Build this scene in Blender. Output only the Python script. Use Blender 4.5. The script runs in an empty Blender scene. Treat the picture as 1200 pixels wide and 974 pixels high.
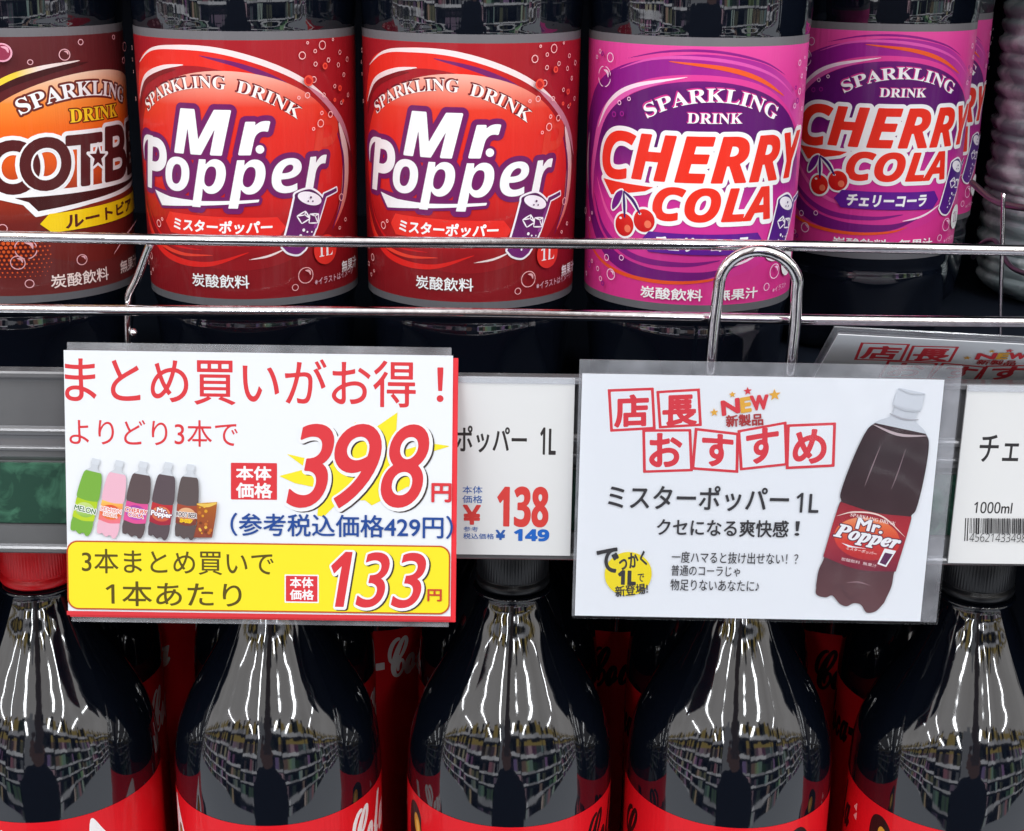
import bpy, bmesh, math, random
import numpy as np
from mathutils import Vector, Matrix

sc = bpy.context.scene
random.seed(4)
MM = 0.001
EYE = 1.2                                    # camera height above the floor, metres

# ------------------------------------------------------------------ camera
PITCH, ROLL, FOC = math.radians(18), math.radians(0.75), 1750.0
cam = bpy.data.cameras.new('camera')
cam.sensor_width = 36
cam.lens = FOC / 1200 * 36
cam.clip_start, cam.clip_end = 0.02, 60
camo = bpy.data.objects.new('camera', cam)
sc.collection.objects.link(camo)
Fv = Vector((0, math.cos(PITCH), -math.sin(PITCH)))
Uv = Vector((0, math.sin(PITCH), math.cos(PITCH)))
Rv = Vector((1, 0, 0))
R2 = Rv * math.cos(ROLL) + Uv * math.sin(ROLL)
U2 = -Rv * math.sin(ROLL) + Uv * math.cos(ROLL)
m = Matrix((R2, U2, -Fv)).transposed().to_4x4()
m.translation = (0, 0, EYE)
camo.matrix_world = m
sc.camera = camo

def at(px, py, Y):
    """point of the shop (metres) seen at a photo position, on the upright plane Y mm ahead"""
    d = Fv + R2 * ((px - 600) / FOC) - U2 * ((py - 487) / FOC)
    p = d * (Y / d.y) * MM
    return Vector((p.x, p.y, p.z + EYE))

def W(x, y, z):                              # mm relative to the eye -> world metres
    return Vector((x * MM, y * MM, z * MM + EYE))

# ------------------------------------------------------------------ world: the shop aisle behind the camera
EXPOSURE = 0.28
world = bpy.data.worlds.new('World'); sc.world = world; world.use_nodes = True
wt = world.node_tree; wt.nodes.clear()
def N(tree, t, **kw):
    n = tree.nodes.new(t)
    for k, v in kw.items(): setattr(n, k, v)
    return n
def val(tree, sock, v):
    if isinstance(v, bpy.types.NodeSocket): tree.links.new(v, sock)
    elif v is not None: sock.default_value = v
def mth(tree, op, a, b=None, c=None, clamp=False):
    n = N(tree, 'ShaderNodeMath', operation=op, use_clamp=clamp)
    val(tree, n.inputs[0], a)
    if b is not None: val(tree, n.inputs[1], b)
    if c is not None: val(tree, n.inputs[2], c)
    return n.outputs[0]
def mix(tree, f, a, b, blend='MIX'):
    n = N(tree, 'ShaderNodeMix', data_type='RGBA', blend_type=blend)
    val(tree, n.inputs[0], f); val(tree, n.inputs[6], a); val(tree, n.inputs[7], b)
    return n.outputs[2]
def build_world():
    t = wt
    tc = N(t, 'ShaderNodeTexCoord')
    sp = N(t, 'ShaderNodeSeparateXYZ'); t.links.new(tc.outputs['Generated'], sp.inputs[0])
    x, y, z = sp.outputs
    M = lambda *a, **k: mth(t, *a, **k)
    front = M('MULTIPLY', y, -1.0)
    fy = M('MAXIMUM', front, 0.02)
    D = 1.9
    hx = M('MULTIPLY', M('DIVIDE', x, fy), D)          # where the look meets the opposite gondola
    hz = M('MULTIPLY', M('DIVIDE', z, fy), D)
    bay = M('FLOOR', M('DIVIDE', M('ADD', hx, 0.42), 0.9))
    bv = N(t, 'ShaderNodeCombineXYZ'); val(t, bv.inputs[0], bay); bv.inputs[1].default_value = 7.7
    bn = N(t, 'ShaderNodeTexWhiteNoise', noise_dimensions='2D'); t.links.new(bv.outputs[0], bn.inputs[0])
    wob = N(t, 'ShaderNodeTexNoise'); wob.inputs['Scale'].default_value = 9.0; wob.inputs['Detail'].default_value = 4
    t.links.new(tc.outputs['Generated'], wob.inputs['Vector'])
    u = M('DIVIDE', M('ADD', M('ADD', hz, 1.2), M('ADD', M('MULTIPLY', bn.outputs['Value'], 0.16), M('MULTIPLY', wob.outputs[0], 0.10))), 0.40)
    row = M('FLOOR', u); fr = M('FRACT', u)
    edge = M('LESS_THAN', fr, M('ADD', 0.17, M('MULTIPLY', M('FRACT', M('MULTIPLY', hx, 3.1)), 0.07)))
    gap = None
    cell = M('FLOOR', M('DIVIDE', hx, 0.13))
    cv = N(t, 'ShaderNodeCombineXYZ'); val(t, cv.inputs[0], cell); val(t, cv.inputs[1], row)
    wn = N(t, 'ShaderNodeTexWhiteNoise', noise_dimensions='2D'); t.links.new(cv.outputs[0], wn.inputs[0])
    gap = M('GREATER_THAN', fr, M('ADD', 0.55, M('MULTIPLY', wn.outputs['Value'], 0.4)))
    cell2 = M('FLOOR', M('DIVIDE', hx, 0.36))
    cv2 = N(t, 'ShaderNodeCombineXYZ'); val(t, cv2.inputs[0], cell2); val(t, cv2.inputs[1], M('ADD', row, 31.0))
    wn2 = N(t, 'ShaderNodeTexWhiteNoise', noise_dimensions='2D'); t.links.new(cv2.outputs[0], wn2.inputs[0])
    prod = mix(t, 0.45, wn2.outputs['Color'], wn.outputs['Color'])
    hs = N(t, 'ShaderNodeHueSaturation'); hs.inputs['Saturation'].default_value = 0.75
    t.links.new(prod, hs.inputs['Color'])
    v = M('MULTIPLY', M('POWER', wn.outputs['Value'], 3.0), 1.3)
    cmb = N(t, 'ShaderNodeCombineXYZ')
    for i in range(3): val(t, cmb.inputs[i], v)
    prod = mix(t, 1.0, hs.outputs[0], cmb.outputs[0], 'MULTIPLY')
    gold = M('MULTIPLY', M('GREATER_THAN', hz, 0.5), M('GREATER_THAN', wn.outputs['Value'], 0.45))
    prod = mix(t, gold, prod, (0.75, 0.56, 0.16, 1))
    prod = mix(t, gap, prod, (0.015, 0.016, 0.02, 1))
    shine = mix(t, wn2.outputs['Value'], (0.55, 0.56, 0.60, 1), (1.5, 1.52, 1.6, 1))
    shelf = mix(t, edge, prod, shine)
    # gaps between the gondolas of the opposite aisle: an upright seam every 0.9 m
    seam = M('LESS_THAN', M('FRACT', M('DIVIDE', M('ADD', hx, 0.42), 0.9)), 0.035)
    shelf = mix(t, seam, shelf, (0.05, 0.05, 0.055, 1))
    aisle = M('LESS_THAN', M('ABSOLUTE', M('ADD', hx, 0.22)), 0.16)      # open end of the aisle beside the shopper
    shelf = mix(t, aisle, shelf, (0.42, 0.43, 0.46, 1))
    # ceiling and floor
    cn = N(t, 'ShaderNodeTexNoise'); cn.inputs['Scale'].default_value = 5.0; cn.inputs['Detail'].default_value = 5
    t.links.new(tc.outputs['Generated'], cn.inputs['Vector'])
    ceil = mix(t, cn.outputs[0], (0.72, 0.69, 0.66, 1), (1.40, 1.37, 1.36, 1))
    floor = (0.50, 0.53, 0.58, 1)
    fine = M('FLOOR', M('DIVIDE', hx, 0.09))
    cv3 = N(t, 'ShaderNodeCombineXYZ'); val(t, cv3.inputs[0], fine)
    wn3 = N(t, 'ShaderNodeTexWhiteNoise', noise_dimensions='2D'); t.links.new(cv3.outputs[0], wn3.inputs[0])
    skyline = M('ADD', 0.80, M('MULTIPLY', wn3.outputs['Value'], 0.22))      # goods standing on top of the gondola
    inband = M('MULTIPLY', M('GREATER_THAN', hz, -1.2), M('LESS_THAN', hz, skyline))
    inband = M('MULTIPLY', inband, M('GREATER_THAN', front, 0.03))
    up = M('GREATER_THAN', z, 0.0)
    base = mix(t, up, floor, ceil)
    col = mix(t, inband, base, shelf)
    wx = M('MULTIPLY', M('SUBTRACT', wob.outputs[0], 0.5), 0.16)
    x = M('ADD', x, wx)
    # the shopper with the camera: dark trousers and coat, warmer head and hands
    e1 = M('ADD', M('POWER', M('DIVIDE', M('ADD', x, 0.0), 0.29), 2.0), M('POWER', M('DIVIDE', M('ADD', z, 0.36), 0.40), 2.0))
    e2 = M('ADD', M('POWER', M('DIVIDE', x, 0.10), 2.0), M('POWER', M('DIVIDE', M('SUBTRACT', z, 0.14), 0.15), 2.0))
    leg = M('MULTIPLY', M('LESS_THAN', M('ABSOLUTE', M('SUBTRACT', M('ABSOLUTE', x), 0.075)), 0.055), M('LESS_THAN', z, -0.5))
    leg = M('MULTIPLY', leg, M('GREATER_THAN', z, -0.86))
    body = M('MAXIMUM', M('LESS_THAN', e1, 1.0), leg)
    body = M('MULTIPLY', body, M('GREATER_THAN', front, 0.0))
    head = M('MULTIPLY', M('LESS_THAN', e2, 1.0), M('GREATER_THAN', front, 0.0))
    col = mix(t, body, col, (0.02, 0.021, 0.026, 1))
    col = mix(t, head, col, (0.20, 0.12, 0.10, 1))
    arm = M('MULTIPLY', M('LESS_THAN', M('ABSOLUTE', M('SUBTRACT', x, 0.01)), M('SUBTRACT', 0.075, M('MULTIPLY', z, 0.05))), M('GREATER_THAN', z, 0.15))
    arm = M('MULTIPLY', arm, M('LESS_THAN', z, 0.97))
    col = mix(t, arm, col, (0.10, 0.075, 0.07, 1))
    bg = N(t, 'ShaderNodeBackground'); t.links.new(col, bg.inputs[0]); bg.inputs[1].default_value = 1.0
    out = N(t, 'ShaderNodeOutputWorld'); t.links.new(bg.outputs[0], out.inputs[0])
build_world()

# ------------------------------------------------------------------ the shop's ceiling tubes
def tube(x, y0, y1, z, watts, wid=0.11):
    l = bpy.data.lights.new('ceiling_tube', 'AREA'); l.shape = 'RECTANGLE'
    l.size, l.size_y = wid, abs(y1 - y0)
    l.energy = watts; l.color = (0.94, 0.97, 1.0)
    o = bpy.data.objects.new('ceiling_tube', l); sc.collection.objects.link(o)
    o.location = (x, (y0 + y1) / 2, z)
for x, rows in ((-4.4, ((0.1, -1.5), (-2.1, -3.4))), (-2.5, ((-0.3, -1.2), (-1.5, -3.1), (-3.6, -4.6))), (-0.95, ((-0.1, -1.9), (-2.3, -3.2), (-3.7, -5.2))),
                (0.75, ((-0.4, -2.6), (-3.2, -4.2))), (1.75, ((0.0, -0.9), (-1.3, -2.9), (-3.4, -4.4))), (3.9, ((-0.2, -1.7), (-2.2, -3.3)))):
    for y0, y1 in rows:
        w_ = 0.08 + 0.09 * ((x * 7.3 + y0 * 3.1) % 1.0)
        tube(x + 0.04 * y0, y0, y1, EYE + 1.55, 82.0 * w_ * abs(y1 - y0), w_)

sc.view_settings.view_transform = 'Standard'
sc.view_settings.look = 'None'
sc.view_settings.exposure = EXPOSURE
sc.view_settings.gamma = 1
sc.cycles.use_denoising = True
sc.cycles.max_bounces = 10
sc.cycles.transparent_max_bounces = 24
sc.cycles.caustics_reflective = False
sc.cycles.caustics_refractive = False

# ------------------------------------------------------------------ materials
def s2l(c):
    return c / 12.92 if c <= 0.04045 else ((c + 0.055) / 1.055) ** 2.4
def rgb(r, g, b):                            # 0-255 print colour -> linear
    return np.array([s2l(r / 255), s2l(g / 255), s2l(b / 255)])
def mat(name, base=None, rough=0.4, metal=0.0, ior=1.5, attr=False, coat=0.0, noise=None, bump=None, stock=None, **kw):
    m = bpy.data.materials.new(name); m.use_nodes = True
    t = m.node_tree; b = t.nodes['Principled BSDF']
    b.inputs['Roughness'].default_value = rough
    b.inputs['Metallic'].default_value = metal
    b.inputs['IOR'].default_value = ior
    b.inputs['Coat Weight'].default_value = coat
    b.inputs['Coat Roughness'].default_value = 0.08
    if attr:
        a = N(t, 'ShaderNodeAttribute', attribute_name='ink')
        src = a.outputs['Color']
        if stock: src = mix(t, 1.0, src, (*stock, 1), 'MULTIPLY')    # ink on a greyer or whiter stock
    else:
        src = None
        b.inputs['Base Color'].default_value = (*base, 1)
    tc = N(t, 'ShaderNodeTexCoord')
    if noise:                                # (scale, colour2, lo, hi)
        n = N(t, 'ShaderNodeTexNoise'); n.inputs['Scale'].default_value = noise[0]; n.inputs['Detail'].default_value = 6
        if len(noise) > 4: n.inputs['Distortion'].default_value = noise[4]
        t.links.new(tc.outputs['Object'], n.inputs['Vector'])
        mr = N(t, 'ShaderNodeMapRange'); mr.inputs[1].default_value = noise[2]; mr.inputs[2].default_value = noise[3]
        t.links.new(n.outputs[0], mr.inputs[0])
        src = mix(t, mr.outputs[0], (*base, 1), (*noise[1], 1))
    if src is not None: t.links.new(src, b.inputs['Base Color'])
    if bump:                                 # (scale xyz, strength, distance)
        mp = N(t, 'ShaderNodeMapping'); mp.inputs['Scale'].default_value = bump[0]
        t.links.new(tc.outputs['Object'], mp.inputs[0])
        n = N(t, 'ShaderNodeTexNoise'); n.inputs['Scale'].default_value = 1; n.inputs['Detail'].default_value = 3
        t.links.new(mp.outputs[0], n.inputs['Vector'])
        bp = N(t, 'ShaderNodeBump'); bp.inputs['Strength'].default_value = bump[1]; bp.inputs['Distance'].default_value = bump[2]
        t.links.new(n.outputs[0], bp.inputs['Height']); t.links.new(bp.outputs[0], b.inputs['Normal'])
    for k, v in kw.items(): b.inputs[k.replace('_', ' ')].default_value = v
    return m
M_LABEL = mat('printed_label_film', attr=True, rough=0.42, ior=1.3, coat=0.22, bump=((700, 700, 14), 0.4, 0.0004))
M_PAPER = mat('printed_paper', attr=True, stock=(0.775, 0.78, 0.79), rough=0.55, ior=1.4, bump=((60, 60, 60), 0.12, 0.0006))
M_CARD = mat('printed_card_in_sleeve', attr=True, stock=(0.90, 0.91, 0.925), rough=0.55, ior=1.4, bump=((60, 60, 60), 0.12, 0.0006))
M_TAG = mat('printed_tag', attr=True, stock=(0.90, 0.91, 0.92), rough=0.42, ior=1.45)
M_COLA = mat('dark_cola_in_bottle', (0.003, 0.0045, 0.009), rough=0.05, ior=1.88, bump=((110, 110, 40), 0.07, 0.0007))
M_COLA_UP = mat('dark_soda_in_bottle', (0.003, 0.0045, 0.009), rough=0.045, ior=2.05, bump=((260, 260, 9), 0.12, 0.0009))
M_REDCAP = mat('red_cap_plastic', rgb(232, 24, 34), rough=0.35, noise=(60, rgb(222, 18, 28), .3, .7))
M_BLACKCAP = mat('black_cap_plastic', (0.010, 0.011, 0.014), rough=0.32, noise=(60, (0.014, 0.015, 0.018), .3, .7))
M_NECK = mat('neck_ring_plastic', (0.05, 0.05, 0.055), rough=0.08, ior=1.9)
M_WHITECAP = mat('white_cap_plastic', (0.75, 0.75, 0.75), rough=0.35, noise=(60, (0.70, 0.70, 0.71), .3, .7))
M_CHROME = mat('chrome_wire', (0.86, 0.84, 0.86), rough=0.11, metal=1.0, noise=(300, (0.70, 0.68, 0.70), .35, .65), bump=((300, 300, 300), 0.05, 0.0005))
M_DARKWIRE = mat('dark_coated_wire', (0.035, 0.02, 0.035), rough=0.3, noise=(200, (0.02, 0.012, 0.02), .3, .7))
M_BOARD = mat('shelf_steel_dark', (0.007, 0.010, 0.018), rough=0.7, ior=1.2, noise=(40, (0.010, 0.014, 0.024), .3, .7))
M_RAIL = mat('grey_rail_plastic', rgb(132, 132, 134), rough=0.24, metal=0.5, ior=1.6, noise=(30, rgb(120, 120, 123), .3, .7), bump=((4, 4, 400), 0.1, 0.0004))
M_RAILDARK = mat('grey_rail_groove', rgb(108, 110, 114), rough=0.4, noise=(30, rgb(96, 98, 103), .3, .7))
M_GREEN = mat('marbled_green_strip', rgb(38, 70, 58), rough=0.25, noise=(75, rgb(84, 140, 112), .5, .85, 1.6))
M_WHITEPL = mat('white_tag_plastic', rgb(226, 226, 226), rough=0.4, noise=(30, rgb(218, 218, 219), .3, .7))

def clear_sheet(name, refl=0.10, haze=0.05, tint=(0.97, 0.98, 1.0), wave=0.0):
    m = bpy.data.materials.new(name); m.use_nodes = True
    t = m.node_tree; t.nodes.clear()
    tr = N(t, 'ShaderNodeBsdfTransparent'); tr.inputs[0].default_value = (*tint, 1)
    gl = N(t, 'ShaderNodeBsdfGlossy'); gl.inputs['Roughness'].default_value = 0.12
    df = N(t, 'ShaderNodeBsdfDiffuse'); df.inputs[0].default_value = (0.85, 0.87, 0.92, 1)
    tc = N(t, 'ShaderNodeTexCoord')
    n = N(t, 'ShaderNodeTexNoise'); n.inputs['Scale'].default_value = 90; t.links.new(tc.outputs['Object'], n.inputs[0])
    m1 = N(t, 'ShaderNodeMixShader')
    t.links.new(mth(t, 'MULTIPLY', n.outputs[0], haze * 2), m1.inputs[0])
    t.links.new(tr.outputs[0], m1.inputs[1]); t.links.new(df.outputs[0], m1.inputs[2])
    if wave:
        n2 = N(t, 'ShaderNodeTexNoise'); n2.inputs['Scale'].default_value = 22; t.links.new(tc.outputs['Object'], n2.inputs[0])
        bp = N(t, 'ShaderNodeBump'); bp.inputs['Strength'].default_value = wave; bp.inputs['Distance'].default_value = 0.004
        t.links.new(n2.outputs[0], bp.inputs['Height']); t.links.new(bp.outputs[0], gl.inputs['Normal'])
    fr = N(t, 'ShaderNodeLayerWeight'); fr.inputs[0].default_value = 0.5
    m2 = N(t, 'ShaderNodeMixShader')
    t.links.new(mth(t, 'ADD', mth(t, 'MULTIPLY', mth(t, 'POWER', fr.outputs[1], 4.0), 0.6), refl), m2.inputs[0])
    t.links.new(m1.outputs[0], m2.inputs[1]); t.links.new(gl.outputs[0], m2.inputs[2])
    o = N(t, 'ShaderNodeOutputMaterial'); t.links.new(m2.outputs[0], o.inputs[0])
    return m
M_SLEEVE = clear_sheet('clear_sleeve', 0.07, 0.13)
M_FRONT = clear_sheet('clear_sleeve_front', 0.022, 0.006, (0.99, 0.992, 1.0), 0.8)
M_WATER = mat('clear_ribbed_bottle', (0.34, 0.42, 0.44), rough=0.05, ior=1.8, noise=(70, (0.88, 0.97, 0.98), .44, .64), bump=((60, 60, 300), 0.5, 0.002), Transmission_Weight=0.15)  # pale noise patches put the plastic's bright streaks into the colour

# ------------------------------------------------------------------ object helpers
def link(name, mesh, m=None, parent=None, smooth=False):
    if m is not None and not mesh.materials: mesh.materials.append(m)
    if smooth and not mesh.has_custom_normals:
        mesh.polygons.foreach_set('use_smooth', [True] * len(mesh.polygons))
    o = bpy.data.objects.new(name, mesh)
    sc.collection.objects.link(o)
    if parent is not None: o.parent = parent
    return o
def from_bm(name, bm):
    bmesh.ops.recalc_face_normals(bm, faces=bm.faces[:])
    me = bpy.data.meshes.new(name); bm.to_mesh(me); bm.free()
    return me
def tag(o, label, cat, group=None, kind=None):
    if label: o['label'] = label
    if cat: o['category'] = cat
    if group: o['group'] = group
    if kind: o['kind'] = kind
    return o
def thing(name, label, cat, loc=(0, 0, 0), group=None):
    o = bpy.data.objects.new(name, None); sc.collection.objects.link(o)
    o.location = loc; o.empty_display_size = 0.02
    return tag(o, label, cat, group)
def copy_tree(o, parent=None):
    c = o.copy(); sc.collection.objects.link(c); c.parent = parent
    for ch in list(o.children): copy_tree(ch, c)
    return c

def lathe_mesh(name, prof, seg=96, mod=None, facets=None):
    """prof: (z mm, r mm) from bottom to top; mod(theta, z, r) -> r"""
    vs, fs = [], []
    for z, r in prof:
        for k in range(seg):
            th = 2 * math.pi * k / seg
            rr = mod(th, z, r) if mod else r
            vs.append((rr * math.sin(th) * MM, -rr * math.cos(th) * MM, z * MM))
    n = len(prof)
    for i in range(n - 1):
        for k in range(seg):
            a = i * seg + k; b = i * seg + (k + 1) % seg
            fs.append((a, b, b + seg, a + seg))
    if prof[0][1] > 0.01: fs.append(tuple(reversed(range(seg))))
    if prof[-1][1] > 0.01: fs.append(tuple(range((n - 1) * seg, n * seg)))
    me = bpy.data.meshes.new(name); me.from_pydata(vs, [], fs); me.update()
    me.polygons.foreach_set('use_smooth', [len(p.vertices) == 4 for p in me.polygons])
    return me
def smooth_prof(pts, per=6):
    """Catmull-Rom through profile points"""
    P = [np.array(p, float) for p in pts]; P = [2 * P[0] - P[1]] + P + [2 * P[-1] - P[-2]]
    out = []
    for i in range(1, len(P) - 2):
        for k in range(per):
            t = k / per
            out.append(tuple(0.5 * ((2 * P[i]) + (-P[i - 1] + P[i + 1]) * t + (2 * P[i - 1] - 5 * P[i] + 4 * P[i + 1] - P[i + 2]) * t * t + (-P[i - 1] + 3 * P[i] - 3 * P[i + 1] + P[i + 2]) * t ** 3)))
    out.append(tuple(P[-2]))
    return [(z, max(r, 0.0)) for z, r in out]
def wire_mesh(name, paths, r, seg=14, closed=False):
    bm = bmesh.new()
    for path in paths:
        P = [Vector(p) for p in path]
        rings = []
        n = len(P); up = None
        for i, p in enumerate(P):
            d = (P[min(i + 1, n - 1)] - P[max(i - 1, 0)]).normalized()
            if up is None:
                up = d.orthogonal().normalized()
            up = (up - d * up.dot(d)).normalized()
            s = d.cross(up)
            rings.append([bm.verts.new(p + (up * math.cos(2 * math.pi * k / seg) + s * math.sin(2 * math.pi * k / seg)) * r) for k in range(seg)])
        for a, b in zip(rings, rings[1:]):
            for k in range(seg):
                bm.faces.new((a[k], a[(k + 1) % seg], b[(k + 1) % seg], b[k]))
        bm.faces.new(rings[0]); bm.faces.new(rings[-1])
    me = from_bm(name, bm)
    me.polygons.foreach_set('use_smooth', [len(p.vertices) == 4 for p in me.polygons])
    return me
def curve3(pts, per=8):
    P = [Vector(p) for p in pts]; P = [P[0] * 2 - P[1]] + P + [P[-1] * 2 - P[-2]]
    out = []
    for i in range(1, len(P) - 2):
        for k in range(per):
            t = k / per
            out.append(0.5 * ((2 * P[i]) + (-P[i - 1] + P[i + 1]) * t + (2 * P[i - 1] - 5 * P[i] + 4 * P[i + 1] - P[i + 2]) * t * t + (-P[i - 1] + 3 * P[i] - 3 * P[i + 1] + P[i + 2]) * t ** 3))
    out.append(P[-2])
    return out
def box_bm(bm, lo, hi):
    v = [bm.verts.new((x, y, z)) for x in (lo[0], hi[0]) for y in (lo[1], hi[1]) for z in (lo[2], hi[2])]
    for f in ((0, 1, 3, 2), (4, 6, 7, 5), (0, 4, 5, 1), (2, 3, 7, 6), (0, 2, 6, 4), (1, 5, 7, 3)):
        bm.faces.new([v[i] for i in f])
def box_mesh(name, lo, hi, bevel=0.0):
    bm = bmesh.new(); box_bm(bm, lo, hi)
    if bevel: bmesh.ops.bevel(bm, geom=bm.edges[:], offset=bevel, segments=2, affect='EDGES', profile=0.5)
    return from_bm(name, bm)

# ------------------------------------------------------------------ print shop: flat artwork as real ink-thin geometry
_gly = {}
def outlines(text):
    """closed outlines of the text in font units (y up)"""
    if text in _gly: return _gly[text]
    c = bpy.data.curves.new('type', 'FONT'); c.body = text
    o = bpy.data.objects.new('type', c); sc.collection.objects.link(o)
    cv = o.to_curve(bpy.context.evaluated_depsgraph_get())
    res = []
    for s in cv.splines:
        b = s.bezier_points
        if len(b) < 2: continue
        co = np.array([p.co[:2] for p in b]); hr = np.array([p.handle_right[:2] for p in b]); hl = np.array([p.handle_left[:2] for p in b])
        t = np.arange(7)[:, None] / 7.0
        pl = []
        for i in range(len(b)):
            j = (i + 1) % len(b)
            pl.append((1 - t) ** 3 * co[i] + 3 * (1 - t) ** 2 * t * hr[i] + 3 * (1 - t) * t * t * hl[j] + t ** 3 * co[j])
        res.append(np.vstack(pl))
    o.to_curve_clear()
    bpy.data.objects.remove(o); bpy.data.curves.remove(c)
    _gly[text] = res
    return res
def spline2(pts, per=8, closed=False):
    P = np.array(pts, float)
    if closed: P = np.vstack([P[-1], P, P[0], P[1]])
    else: P = np.vstack([2 * P[0] - P[1], P, 2 * P[-1] - P[-2]])
    out = []
    for i in range(1, len(P) - 2):
        for k in range(per):
            t = k / per
            out.append(0.5 * ((2 * P[i]) + (-P[i - 1] + P[i + 1]) * t + (2 * P[i - 1] - 5 * P[i] + 4 * P[i + 1] - P[i + 2]) * t * t + (-P[i - 1] + 3 * P[i] - 3 * P[i + 1] + P[i + 2]) * t ** 3))
    if not closed: out.append(P[-2])
    return np.array(out)
class Grid:
    def __init__(s, x0, y0, x1, y1, h):
        s.h = h; s.nx = max(2, int(math.ceil((x1 - x0) / h)) + 1); s.ny = max(2, int(math.ceil((y1 - y0) / h)) + 1)
        s.x = x0 + h * np.arange(s.nx) + 1e-4; s.y = y0 + h * np.arange(s.ny) + 1.3e-4
        s.X, s.Y = np.meshgrid(s.x, s.y)
def sdf(polys, g, reach):
    """signed distance (positive inside) of closed outlines on a grid, exact up to reach"""
    dist = np.full((g.ny, g.nx), reach * reach)
    wind = np.zeros((g.ny, g.nx + 1), np.int32)
    for pl in polys:
        A = pl; B = np.roll(pl, -1, axis=0)
        for (ax, ay), (bx, by) in zip(A, B):
            i0 = max(0, int((min(ax, bx) - reach - g.x[0]) / g.h)); i1 = min(g.nx, int((max(ax, bx) + reach - g.x[0]) / g.h) + 2)
            j0 = max(0, int((min(ay, by) - reach - g.y[0]) / g.h)); j1 = min(g.ny, int((max(ay, by) + reach - g.y[0]) / g.h) + 2)
            dx, dy = bx - ax, by - ay; L = dx * dx + dy * dy
            if i1 > i0 and j1 > j0:
                X = g.x[i0:i1][None, :] - ax; Y = g.y[j0:j1][:, None] - ay
                t = np.clip((X * dx + Y * dy) / L, 0, 1) if L > 1e-18 else 0.0
                d = (X - t * dx) ** 2 + (Y - t * dy) ** 2
                np.minimum(dist[j0:j1, i0:i1], d, out=dist[j0:j1, i0:i1])
            if ay != by:
                lo, hi, sg = (ay, by, 1) if ay < by else (by, ay, -1)
                a = int(np.searchsorted(g.y, lo)); b = int(np.searchsorted(g.y, hi))
                if b > a:
                    ys = g.y[a:b]; xc = ax + (ys - ay) / dy * dx
                    np.add.at(wind, (np.arange(a, b), np.clip(np.searchsorted(g.x, xc), 0, g.nx)), sg)
    ins = np.cumsum(wind[:, :g.nx], axis=1) != 0
    d = np.sqrt(dist)
    return np.where(ins, d, -d)
_cases = []
for c in range(16):
    poly = []
    for k in range(4):
        a = c >> k & 1; b = c >> ((k + 1) % 4) & 1
        if a: poly.append(k)
        if a != b: poly.append(4 + k)
    _cases.append(poly)
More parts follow.
